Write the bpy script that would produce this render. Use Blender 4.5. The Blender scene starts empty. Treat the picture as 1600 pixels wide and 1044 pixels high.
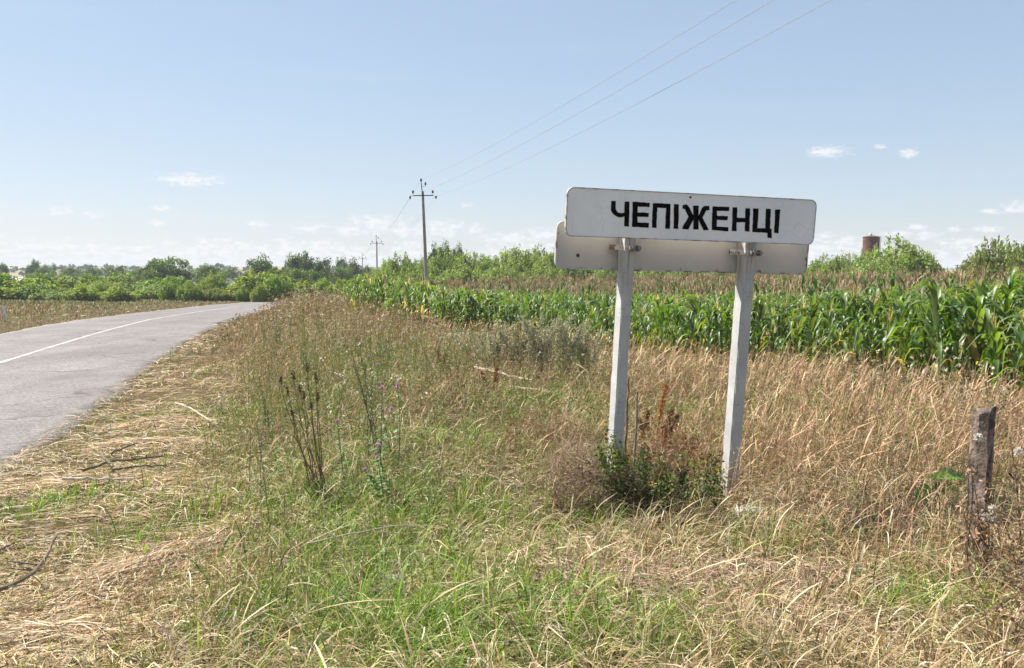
import bpy, math, random
import numpy as np
from mathutils import Vector, Matrix

SC = bpy.context.scene
COL = SC.collection
RAD = math.radians

# ------------------------------------------------------------------ camera
CAM_H = 1.7
FPX = 1400.0                      # focal length in pixels of a 1600 wide frame
PITCH = math.atan2(101, FPX)
cam_d = bpy.data.cameras.new("camera")
cam_d.sensor_width = 36.0
cam_d.lens = FPX * 36.0 / 1600.0
cam_d.clip_start = 0.05
cam_d.clip_end = 20000
cam = bpy.data.objects.new("camera", cam_d)
COL.objects.link(cam)
cam.location = (0, 0, CAM_H)
cam.rotation_euler = (math.pi / 2 - PITCH, 0, 0)
SC.camera = cam

# ------------------------------------------------------------------ exposure
SC.view_settings.view_transform = 'Standard'
SC.view_settings.look = 'None'
SC.view_settings.gamma = 1.0
SC.view_settings.use_curve_mapping = False
SC.view_settings.exposure = 1.0
SC.cycles.max_bounces = 8
SC.cycles.transparent_max_bounces = 8
SC.cycles.use_adaptive_sampling = True
SC.cycles.adaptive_threshold = 0.02

# ------------------------------------------------------------------ sun
SUN_AZ = RAD(-64)                 # left of the viewing direction
SUN_EL = RAD(47)
sun_d = bpy.data.lights.new("sun", 'SUN')
sun_d.energy = 5.0
sun_d.angle = RAD(0.53)
sun_d.color = (1.0, 0.94, 0.84)
sun = bpy.data.objects.new("sun", sun_d)
COL.objects.link(sun)
sv = Vector((math.sin(SUN_AZ) * math.cos(SUN_EL), math.cos(SUN_AZ) * math.cos(SUN_EL), math.sin(SUN_EL)))
sun.rotation_euler = sv.to_track_quat('Z', 'Y').to_euler()

# ------------------------------------------------------------------ sky
W = bpy.data.worlds.new("World")
SC.world = W
W.use_nodes = True
SKY_STRENGTH = 0.102


def build_world():
    nt = W.node_tree
    N, L = nt.nodes, nt.links
    bg = N['Background']
    sky = N.new('ShaderNodeTexSky')
    sky.sky_type = 'NISHITA'
    sky.sun_disc = False
    sky.sun_elevation = SUN_EL
    sky.sun_rotation = SUN_AZ
    sky.altitude = 0
    sky.air_density = 1.0
    sky.dust_density = 0.3
    sky.ozone_density = 4.0
    tc = N.new('ShaderNodeTexCoord')
    sep = N.new('ShaderNodeSeparateXYZ')
    L.new(tc.outputs['Generated'], sep.inputs[0])

    def M(op, a, b=None, c=None, clamp=False):
        n = N.new('ShaderNodeMath')
        n.operation = op
        n.use_clamp = clamp
        for i, v in enumerate((a, b, c)):
            if v is None:
                continue
            if isinstance(v, (int, float)):
                n.inputs[i].default_value = v
            else:
                L.new(v, n.inputs[i])
        return n.outputs[0]

    az = M('ARCTAN2', sep.outputs[0], sep.outputs[1])
    el = M('ARCSINE', sep.outputs[2])
    comb = N.new('ShaderNodeCombineXYZ')
    L.new(az, comb.inputs[0])
    L.new(M('MULTIPLY', el, 2.1), comb.inputs[1])

    comb0 = N.new('ShaderNodeCombineXYZ')
    L.new(az, comb0.inputs[0])
    L.new(el, comb0.inputs[1])

    def noise(scale, detail, rough, off=0.0):
        n = N.new('ShaderNodeTexNoise')
        n.inputs['Scale'].default_value = scale
        n.inputs['Detail'].default_value = detail
        n.inputs['Roughness'].default_value = rough
        if off:
            v = N.new('ShaderNodeVectorMath')
            v.operation = 'ADD'
            v.inputs[1].default_value = (off, off * .7, off * .3)
            L.new(comb.outputs[0], v.inputs[0])
            L.new(v.outputs[0], n.inputs['Vector'])
        else:
            L.new(comb.outputs[0], n.inputs['Vector'])
        return n.outputs['Fac']

    n1 = noise(95, 5, 0.62)
    n2 = noise(17, 5, 0.55, 3.3)
    n3 = noise(6, 3, 0.5, 9.1)

    def sstep(x, a, b):
        n = N.new('ShaderNodeMapRange')
        n.interpolation_type = 'SMOOTHSTEP'
        n.inputs['From Min'].default_value = a
        n.inputs['From Max'].default_value = b
        L.new(x, n.inputs['Value'])
        return n.outputs[0]

    # low bank of far cumulus round the whole horizon: its ragged top edge rises and falls with noise
    top = M('ADD', M('MULTIPLY', M('SUBTRACT', n2, 0.5), 0.085), 0.034)
    top = M('ADD', top, M('MULTIPLY', M('SUBTRACT', n3, 0.5), 0.05))
    top = M('ADD', top, M('MULTIPLY', M('SUBTRACT', n1, 0.5), 0.03))
    bank = sstep(M('SUBTRACT', top, el), -0.002, 0.010)
    bank = M('MULTIPLY', bank, M('ADD', M('MULTIPLY', sstep(n1, 0.36, 0.62), 0.5), 0.3))
    # single small cumulus
    f = FPX
    puffs = [(1285, 240, 34, 9), (1367, 233, 11, 4), (1412, 242, 17, 7), (305, 283, 52, 10), (98, 332, 24, 7),
             (140, 337, 22, 5), (256, 326, 17, 5), (244, 349, 15, 5), (404, 350, 18, 6), (730, 321, 11, 4),
             (590, 352, 50, 14), (690, 358, 42, 12), (745, 357, 15, 8), (640, 362, 40, 9), (860, 366, 50, 9),
             (800, 373, 50, 9), (1585, 326, 26, 10), (1545, 331, 18, 4), (1428, 355, 14, 5), (1485, 359, 14, 4),
             (1535, 358, 24, 5), (1447, 368, 20, 8), (1505, 379, 36, 7), (1400, 367, 26, 5), (1325, 377, 22, 8),
             (1290, 369, 16, 6), (1330, 392, 50, 6), (545, 360, 30, 7), (480, 357, 30, 7),
             (2050, 330, 60, 15), (2300, 290, 80, 16), (-300, 320, 60, 14), (-650, 270, 80, 16)]
    tot = None
    for (px, py, wx, wy) in puffs:
        a0 = math.atan2(px - 800, f)
        k = math.cos(a0)
        e0 = math.atan2((421 - py) * k, f)
        ra = wx / f * k * k * 1.15
        re = wy / f * k * 1.25
        vm = N.new('ShaderNodeVectorMath')
        vm.operation = 'MULTIPLY_ADD'
        L.new(comb0.outputs[0], vm.inputs[0])
        vm.inputs[1].default_value = (1 / ra, 1 / re, 0)
        vm.inputs[2].default_value = (-a0 / ra, -e0 / re, 0)
        ln = N.new('ShaderNodeVectorMath')
        ln.operation = 'LENGTH'
        L.new(vm.outputs[0], ln.inputs[0])
        tot = ln.outputs['Value'] if tot is None else M('MINIMUM', tot, ln.outputs['Value'])
    tot = M('SUBTRACT', M('ADD', 1.0, M('MULTIPLY', M('SUBTRACT', n1, 0.5), 2.4)), tot)
    puff = M('MULTIPLY', sstep(tot, -0.15, 0.95), 0.8)
    # thin streaks high up
    cmb2 = N.new('ShaderNodeCombineXYZ')
    L.new(az, cmb2.inputs[0])
    L.new(M('MULTIPLY', el, 11.0), cmb2.inputs[1])
    nst = N.new('ShaderNodeTexNoise')
    nst.inputs['Scale'].default_value = 3.0
    nst.inputs['Detail'].default_value = 5
    L.new(cmb2.outputs[0], nst.inputs['Vector'])
    streak = M('MULTIPLY', sstep(nst.outputs['Fac'], 0.52, 0.8), 0.07)
    dens = M('MAXIMUM', M('MAXIMUM', bank, puff), streak)
    dens = M('MULTIPLY', dens, sstep(el, -0.02, 0.004), clamp=True)
    mix = N.new('ShaderNodeMix')
    mix.data_type = 'RGBA'
    L.new(dens, mix.inputs[0])
    # summer haze flattens the range of the clear sky a little
    dv = N.new('ShaderNodeVectorMath')
    dv.operation = 'MULTIPLY_ADD'
    L.new(sky.outputs[0], dv.inputs[0])
    dv.inputs[1].default_value = (.09, .09, .09)
    dv.inputs[2].default_value = (1, 1, 1)
    dd = N.new('ShaderNodeVectorMath')
    dd.operation = 'DIVIDE'
    L.new(sky.outputs[0], dd.inputs[0])
    L.new(dv.outputs[0], dd.inputs[1])
    tn = N.new('ShaderNodeVectorMath')
    tn.operation = 'MULTIPLY'
    L.new(dd.outputs[0], tn.inputs[0])
    tn.inputs[1].default_value = (1.05, .975, .965)
    hz = N.new('ShaderNodeMix')
    hz.data_type = 'RGBA'
    hz.inputs[0].default_value = .31
    L.new(tn.outputs[0], hz.inputs[6])
    hz.inputs[7].default_value = (3.15, 3.88, 4.8, 1)
    L.new(hz.outputs[2], mix.inputs[6])
    # cloud tops bright, undersides a little greyer
    cc = N.new('ShaderNodeMix')
    cc.data_type = 'RGBA'
    L.new(sstep(n1, .38, .62), cc.inputs[0])
    cc.inputs[6].default_value = (4.2, 4.3, 4.5, 1)
    cc.inputs[7].default_value = (4.95, 4.95, 5.0, 1)
    L.new(cc.outputs[2], mix.inputs[7])
    L.new(mix.outputs[2], bg.inputs[0])
    bg.inputs[1].default_value = SKY_STRENGTH
    W.cycles.sampling_method = 'MANUAL'
    W.cycles.sample_map_resolution = 256


build_world()

# ------------------------------------------------------------------ helpers
rng = np.random.default_rng(7)
random.seed(7)


def hash2(ix, iy, s):
    h = (ix * 374761393 + iy * 668265263 + s * 974634777) & 0xFFFFFFFF
    h = ((h ^ (h >> 13)) * 1274126177) & 0xFFFFFFFF
    return ((h ^ (h >> 16)) & 0xFFFF) / 65535.0


def vnoise(x, y, s=0):
    x = np.asarray(x, float)
    y = np.asarray(y, float)
    ix = np.floor(x).astype(np.int64)
    iy = np.floor(y).astype(np.int64)
    fx = x - ix
    fy = y - iy
    fx = fx * fx * (3 - 2 * fx)
    fy = fy * fy * (3 - 2 * fy)
    a = hash2(ix, iy, s)
    b = hash2(ix + 1, iy, s)
    c = hash2(ix, iy + 1, s)
    d = hash2(ix + 1, iy + 1, s)
    return (a * (1 - fx) + b * fx) * (1 - fy) + (c * (1 - fx) + d * fx) * fy


def fbm(x, y, s=0, o=3):
    t = 0
    amp = .5
    for i in range(o):
        t = t + amp * vnoise(x * 2 ** i, y * 2 ** i, s + i * 17)
        amp *= .5
    return t / (1 - .5 ** o)


def sst(a, b, x):
    t = np.clip((np.asarray(x, float) - a) / (b - a), 0, 1)
    return t * t * (3 - 2 * t)


# road centre line: x as a function of y
RY = np.array([-60, -25, -12, 0, 8.5, 13, 18.4, 26.3, 34.6, 44.6, 60, 75, 90, 110, 130, 160])
RX = np.array([-1.0, -3.6, -5.0, -6.2, -7.72, -8.85, -10.25, -12.25, -14.1, -15.9, -17.9, -18.6, -17.8, -14.5, -9.0, 2.0])
_ry = np.linspace(-60, 160, 441)
_rx = np.interp(_ry, RY, RX)
_k = np.exp(-np.linspace(-2.5, 2.5, 31) ** 2)
_k /= _k.sum()
_rx = np.convolve(np.pad(_rx, 15, mode='edge'), _k, mode='valid')
ROAD_HW = 2.95


def road_x(y):
    return np.interp(y, _ry, _rx)


def road_dist(x, y):          # signed distance to the centre line, roughly; + is the camera side
    s = np.gradient(_rx, _ry)
    sl = np.interp(y, _ry, s)
    return (np.asarray(x) - road_x(y)) / np.sqrt(1 + sl * sl)


ZY = [-100, 0, 15, 26, 35, 45, 60, 75, 90, 120, 150, 220, 350, 600, 900, 1500, 3000, 9000]
ZL = [-.12, -.13, -.15, -.22, -.3, -.5, -.75, -1.0, -1.4, -2.3, -3.2, -4.6, -4.6, 0.0, 4.2, 7, 10, 10]
ZR = [-.12, -.13, -.18, -.2, -.2, -.2, -.2, -.25, -.35, -.8, -1.6, -3.2, -4.0, -1, 2.0, 4, 8, 10]


def base_z(x, y):
    x = np.asarray(x, float)
    y = np.asarray(y, float)
    w = sst(-0.22, -0.04, x / np.maximum(np.abs(y), 8))
    return np.interp(y, ZY, ZL) * (1 - w) + np.interp(y, ZY, ZR) * w


def ground_z(x, y):
    x = np.asarray(x, float)
    y = np.asarray(y, float)
    z = base_z(x, y)
    rd = road_dist(x, y)
    near = (y < 158) & (y > -58)
    off = np.abs(rd) - ROAD_HW
    bump = (fbm(x * .45, y * .45, 3) - .5) * .16 + (fbm(x * 1.7, y * 1.7, 9) - .5) * .07
    bump = bump * (1 - sst(60, 120, y))
    bank = sst(0.5, 2.2, off) * .05 - np.exp(-((x - 1.6) / 1.6) ** 2 - ((y - 7.2) / 1.6) ** 2) * .10
    bank = bank + np.where(rd > 0, sst(.6, 3.4, off) * sst(14, 27, y) * (1 - sst(55, 80, y)) * (1 - sst(4.5, 9, off)) * .55, 0)
    away = sst(-.1, .7, off)
    zz = z + np.where(near, bank + bump * away - .05 * (1 - sst(-.25, .15, off)), bump)
    return zz


SP, CP = math.sin(PITCH), math.cos(PITCH)


def ray(px, py):
    a = (px - 800) / FPX
    b = (522 - py) / FPX
    return np.array([a, CP + b * SP, -SP + b * CP])


def at_depth(px, py, depth):
    d = ray(px, py)
    return np.array([0, 0, CAM_H]) + d * (depth / d[1])


def ground_at(px, py):
    d = ray(px, py)
    t = 3.0
    for _ in range(4000):
        p = d * t
        if CAM_H + p[2] <= ground_z(p[0], p[1]):
            break
        t *= 1.004
    return np.array([p[0], p[1], float(ground_z(p[0], p[1]))])


def mesh_from(name, V, faces, col=None, smooth=False):
    """V (n,3); faces: list of int arrays (m,k)"""
    me = bpy.data.meshes.new(name)
    V = np.ascontiguousarray(V, dtype=np.float32)
    me.vertices.add(len(V))
    me.vertices.foreach_set('co', V.ravel())
    tot = sum(f.size for f in faces)
    loops = np.concatenate([np.asarray(f).ravel() for f in faces]).astype(np.int32)
    counts = np.concatenate([np.full(len(f), f.shape[1], np.int32) for f in faces])
    starts = np.concatenate([[0], np.cumsum(counts)[:-1]]).astype(np.int32)
    me.loops.add(tot)
    me.loops.foreach_set('vertex_index', loops)
    me.polygons.add(len(counts))
    me.polygons.foreach_set('loop_start', starts)
    me.polygons.foreach_set('use_smooth', np.full(len(counts), bool(smooth)))
    if col is not None:
        at = me.color_attributes.new('Col', 'FLOAT_COLOR', 'POINT')
        c4 = np.ones((len(V), 4), np.float32)
        c4[:, :3] = col
        at.data.foreach_set('color', c4.ravel())
    me.update(calc_edges=True)
    return me


class MB:
    def __init__(self):
        self.V, self.F, self.C, self.n = [], [], [], 0

    def add(self, V, F, C=(.5, .5, .5)):
        V = np.asarray(V, float).reshape(-1, 3)
        C = np.broadcast_to(np.asarray(C, float), (len(V), 3))
        if isinstance(F, np.ndarray):
            F = [F]
        for f in F:
            self.F.append(np.asarray(f) + self.n)
        self.V.append(V)
        self.C.append(C)
        self.n += len(V)
        return self

    def mesh(self, name, smooth=False):
        by = {}
        for f in self.F:
            f = np.atleast_2d(f)
            by.setdefault(f.shape[1], []).append(f)
        faces = [np.concatenate(v) for v in by.values()]
        return mesh_from(name, np.concatenate(self.V), faces, np.concatenate(self.C), smooth)

    def arrays(self):
        by = {}
        for f in self.F:
            f = np.atleast_2d(f)
            by.setdefault(f.shape[1], []).append(f)
        return np.concatenate(self.V), {k: np.concatenate(v) for k, v in by.items()}, np.concatenate(self.C)

    def build(self, name, mat, parent=None, smooth=False):
        return link(name, self.mesh(name, smooth), mat, parent)


def link(name, me, mat=None, parent=None):
    o = bpy.data.objects.new(name, me)
    COL.objects.link(o)
    if mat is not None and me is not None and len(me.materials) == 0:
        me.materials.append(mat)
    if parent is not None:
        o.parent = parent
    return o


def tag(o, label=None, cat=None, group=None, kind=None):
    if label:
        o['label'] = label
    if cat:
        o['category'] = cat
    if group:
        o['group'] = group
    if kind:
        o['kind'] = kind
    return o


def thing(name, label, cat, loc=(0, 0, 0), rz=0.0, group=None):
    o = bpy.data.objects.new(name, None)
    o.empty_display_size = .2
    COL.objects.link(o)
    o.location = [float(v) for v in loc]
    o.rotation_euler = (0, 0, rz)
    return tag(o, label, cat, group)


def nrm(v):
    v = np.asarray(v, float)
    return v / np.maximum(np.linalg.norm(v, axis=-1, keepdims=True), 1e-9)


def ribbons(C, side, hw, col, fold=None):
    """C (N,S,3) centre lines, side (N,S,3) or (N,1,3), hw (N,S), col (N,S,3)"""
    N, S, _ = C.shape
    side = np.broadcast_to(side, C.shape)
    if fold is None:
        V = np.stack([C - side * hw[..., None], C + side * hw[..., None]], 2).reshape(-1, 3)
        K = 2
        cc = np.repeat(col, 2, axis=1).reshape(-1, 3)
    else:
        V = np.stack([C - side * hw[..., None] + fold, C, C + side * hw[..., None] + fold], 2).reshape(-1, 3)
        K = 3
        cc = np.repeat(col, 3, axis=1).reshape(-1, 3)
    base = (np.arange(N) * S * K)[:, None, None] + (np.arange(S - 1) * K)[None, :, None] + np.arange(K - 1)[None, None, :]
    base = base.ravel()
    F = np.stack([base, base + 1, base + K + 1, base + K], 1)
    return V, F, cc


def tube(P, r, sides=5, cap=True):
    P = np.asarray(P, float)
    n = len(P)
    r = np.broadcast_to(np.asarray(r, float), (n,))
    T = np.gradient(P, axis=0) if n > 2 else np.repeat((P[1:] - P[:1]), n, 0)
    T = nrm(T)
    ref = np.array([0.31, 0.77, 0.55])
    A = nrm(np.cross(T, ref))
    B = np.cross(T, A)
    th = np.arange(sides) * 2 * math.pi / sides
    V = (P[:, None, :] + r[:, None, None] * (np.cos(th)[None, :, None] * A[:, None, :] + np.sin(th)[None, :, None] * B[:, None, :])).reshape(-1, 3)
    F = []
    for i in range(n - 1):
        for j in range(sides):
            F.append((i * sides + j, i * sides + (j + 1) % sides, (i + 1) * sides + (j + 1) % sides, (i + 1) * sides + j))
    F = [np.array(F)]
    if cap:
        F.append(np.array([[(n - 1) * sides + j for j in range(sides)]]))
        F.append(np.array([[sides - 1 - j for j in range(sides)]]))
    return V, F


def box(x0, x1, y0, y1, z0, z1, bev=0.0):
    V = np.array([[x0, y0, z0], [x1, y0, z0], [x1, y1, z0], [x0, y1, z0], [x0, y0, z1], [x1, y0, z1], [x1, y1, z1], [x0, y1, z1]], float)
    F = np.array([[0, 3, 2, 1], [4, 5, 6, 7], [0, 1, 5, 4], [1, 2, 6, 5], [2, 3, 7, 6], [3, 0, 4, 7]])
    return V, F


def prism(poly, axis_pts, flip=False):
    """poly (k,2) in xy swept through z levels axis_pts list of (z, scale, ox, oy)"""
    poly = np.asarray(poly, float)
    k = len(poly)
    V = []
    for (z, s, ox, oy) in axis_pts:
        V.append(np.column_stack([poly * s + [ox, oy], np.full(k, z)]))
    V = np.concatenate(V)
    F = []
    for i in range(len(axis_pts) - 1):
        for j in range(k):
            F.append((i * k + j, i * k + (j + 1) % k, (i + 1) * k + (j + 1) % k, (i + 1) * k + j))
    return V, [np.array(F), np.array([[(len(axis_pts) - 1) * k + j for j in range(k)]]), np.array([[k - 1 - j for j in range(k)]])]


# ------------------------------------------------------------------ materials
def new_mat(name):
    m = bpy.data.materials.new(name)
    m.use_nodes = True
    nt = m.node_tree
    b = nt.nodes['Principled BSDF']
    return m, nt, nt.nodes, nt.links, b


def veg_mat(name, rough=.6, trans=.35, spec=.3, tcol=(1.2, 1.25, .55), bright=1.0, vary=False):
    m, nt, N, L, b = new_mat(name)
    a = N.new('ShaderNodeAttribute')
    a.attribute_name = 'Col'
    src = a.outputs['Color']
    if bright != 1.0:
        v = N.new('ShaderNodeVectorMath')
        v.operation = 'SCALE'
        v.inputs['Scale'].default_value = bright
        L.new(src, v.inputs[0])
        src = v.outputs[0]
    if vary:                      # each plant a tone of its own
        oi = N.new('ShaderNodeObjectInfo')
        hs = N.new('ShaderNodeHueSaturation')
        for inp, lo, hi in (('Value', .72, 1.45), ('Hue', .515, .475), ('Saturation', 1.0, .82)):
            mr_ = N.new('ShaderNodeMapRange')
            mr_.inputs['To Min'].default_value = lo
            mr_.inputs['To Max'].default_value = hi
            L.new(oi.outputs['Random'], mr_.inputs['Value'])
            L.new(mr_.outputs[0], hs.inputs[inp])
        L.new(src, hs.inputs['Color'])
        src = hs.outputs[0]
    L.new(src, b.inputs['Base Color'])
    b.inputs['Roughness'].default_value = rough
    b.inputs['Specular IOR Level'].default_value = spec
    if trans > 0:
        t = N.new('ShaderNodeBsdfTranslucent')
        mul = N.new('ShaderNodeVectorMath')
        mul.operation = 'MULTIPLY'
        mul.inputs[1].default_value = tcol
        L.new(src, mul.inputs[0])
        L.new(mul.outputs[0], t.inputs['Color'])
        mx = N.new('ShaderNodeMixShader')
        mx.inputs[0].default_value = trans
        L.new(b.outputs[0], mx.inputs[1])
        L.new(t.outputs[0], mx.inputs[2])
        L.new(mx.outputs[0], N['Material Output'].inputs['Surface'])
    return m


def noise_mat(name, c0, c1, scale=5, rough=.8, detail=6, bump=0.0, bscale=40, c2=None, s2=30, lo=.35, hi=.65, spec=.3, bdist=.01, c2lo=.58):
    m, nt, N, L, b = new_mat(name)
    tc = N.new('ShaderNodeTexCoord')
    n = N.new('ShaderNodeTexNoise')
    n.inputs['Scale'].default_value = scale
    n.inputs['Detail'].default_value = detail
    L.new(tc.outputs['Object'], n.inputs['Vector'])
    r = N.new('ShaderNodeValToRGB')
    r.color_ramp.elements[0].position = lo
    r.color_ramp.elements[1].position = hi
    r.color_ramp.elements[0].color = (*c0, 1)
    r.color_ramp.elements[1].color = (*c1, 1)
    L.new(n.outputs['Fac'], r.inputs[0])
    out = r.outputs[0]
    if c2 is not None:
        n2 = N.new('ShaderNodeTexNoise')
        n2.inputs['Scale'].default_value = s2
        n2.inputs['Detail'].default_value = 5
        L.new(tc.outputs['Object'], n2.inputs['Vector'])
        mr = N.new('ShaderNodeMapRange')
        mr.inputs['From Min'].default_value = c2lo
        mr.inputs['From Max'].default_value = c2lo + .1
        L.new(n2.outputs['Fac'], mr.inputs['Value'])
        mx = N.new('ShaderNodeMix')
        mx.data_type = 'RGBA'
        L.new(mr.outputs[0], mx.inputs[0])
        L.new(out, mx.inputs[6])
        mx.inputs[7].default_value = (*c2, 1)
        out = mx.outputs[2]
    L.new(out, b.inputs['Base Color'])
    b.inputs['Roughness'].default_value = rough
    b.inputs['Specular IOR Level'].default_value = spec
    if bump > 0:
        n3 = N.new('ShaderNodeTexNoise')
        n3.inputs['Scale'].default_value = bscale
        n3.inputs['Detail'].default_value = 6
        L.new(tc.outputs['Object'], n3.inputs['Vector'])
        bp = N.new('ShaderNodeBump')
        bp.inputs['Strength'].default_value = bump
        bp.inputs['Distance'].default_value = bdist
        L.new(n3.outputs['Fac'], bp.inputs['Height'])
        L.new(bp.outputs[0], b.inputs['Normal'])
    return m


M_GRASS = veg_mat('grass', .45, .30, .25, (1.25, 1.3, .5))
M_DRY = veg_mat('dry_grass', .6, .15, .25, (1.15, 1.05, .85))
M_LEAF = veg_mat('leaf', .5, .38, .35, (1.35, 1.45, .4))
M_CORN = veg_mat('corn_leaf', .46, .40, .8, (1.85, 1.85, .4), vary=True)
M_WEED = veg_mat('weed', .7, .2, .2, (1.1, 1.1, .7))
M_WOODY = veg_mat('woody', .85, 0, .15)


def ground_mat():
    m, nt, N, L, b = new_mat('verge_soil')
    tc = N.new('ShaderNodeTexCoord')

    def nz(scale, det, rough=.6):
        n = N.new('ShaderNodeTexNoise')
        n.inputs['Scale'].default_value = scale
        n.inputs['Detail'].default_value = det
        n.inputs['Roughness'].default_value = rough
        L.new(tc.outputs['Object'], n.inputs['Vector'])
        return n.outputs['Fac']

    def ramp(src, stops):
        r = N.new('ShaderNodeValToRGB')
        e = r.color_ramp.elements
        while len(e) < len(stops):
            e.new(.5)
        for i, (p, c) in enumerate(stops):
            e[i].position = p
            e[i].color = (*c, 1)
        L.new(src, r.inputs[0])
        return r.outputs[0]
    fine = ramp(nz(55, 8, .75), [(.3, (.045, .032, .02)), (.5, (.15, .11, .065)), (.7, (.30, .23, .14))])
    big = ramp(nz(.35, 5), [(.42, (.62, .52, .34)), (.6, (.42, .5, .2))])
    mx = N.new('ShaderNodeMix')
    mx.data_type = 'RGBA'
    mx.blend_type = 'MULTIPLY'
    mx.inputs[0].default_value = .6
    L.new(fine, mx.inputs[6])
    L.new(big, mx.inputs[7])
    # far fields: broad plots of stubble, ripe crop and pasture
    geo = N.new('ShaderNodeNewGeometry')
    sep = N.new('ShaderNodeSeparateXYZ')
    L.new(geo.outputs['Position'], sep.inputs[0])
    mr = N.new('ShaderNodeMapRange')
    mr.inputs['From Min'].default_value = 130
    mr.inputs['From Max'].default_value = 300
    L.new(sep.outputs[1], mr.inputs['Value'])
    vo = N.new('ShaderNodeTexVoronoi')
    vo.inputs['Scale'].default_value = .0065
    L.new(tc.outputs['Object'], vo.inputs['Vector'])
    sv_ = N.new('ShaderNodeSeparateColor')
    L.new(vo.outputs['Color'], sv_.inputs[0])
    plots = ramp(sv_.outputs[0], [(.2, (.10, .14, .045)), (.45, (.40, .29, .20)), (.6, (.09, .13, .05)), (.8, (.44, .36, .25))])
    m2 = N.new('ShaderNodeMix')
    m2.data_type = 'RGBA'
    L.new(mr.outputs[0], m2.inputs[0])
    L.new(mx.outputs[2], m2.inputs[6])
    L.new(plots, m2.inputs[7])
    L.new(m2.outputs[2], b.inputs['Base Color'])
    b.inputs['Roughness'].default_value = .95
    b.inputs['Specular IOR Level'].default_value = .1
    bp = N.new('ShaderNodeBump')
    bp.inputs['Strength'].default_value = .8
    bp.inputs['Distance'].default_value = .03
    L.new(nz(38, 8, .7), bp.inputs['Height'])
    L.new(bp.outputs[0], b.inputs['Normal'])
    return m


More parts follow.
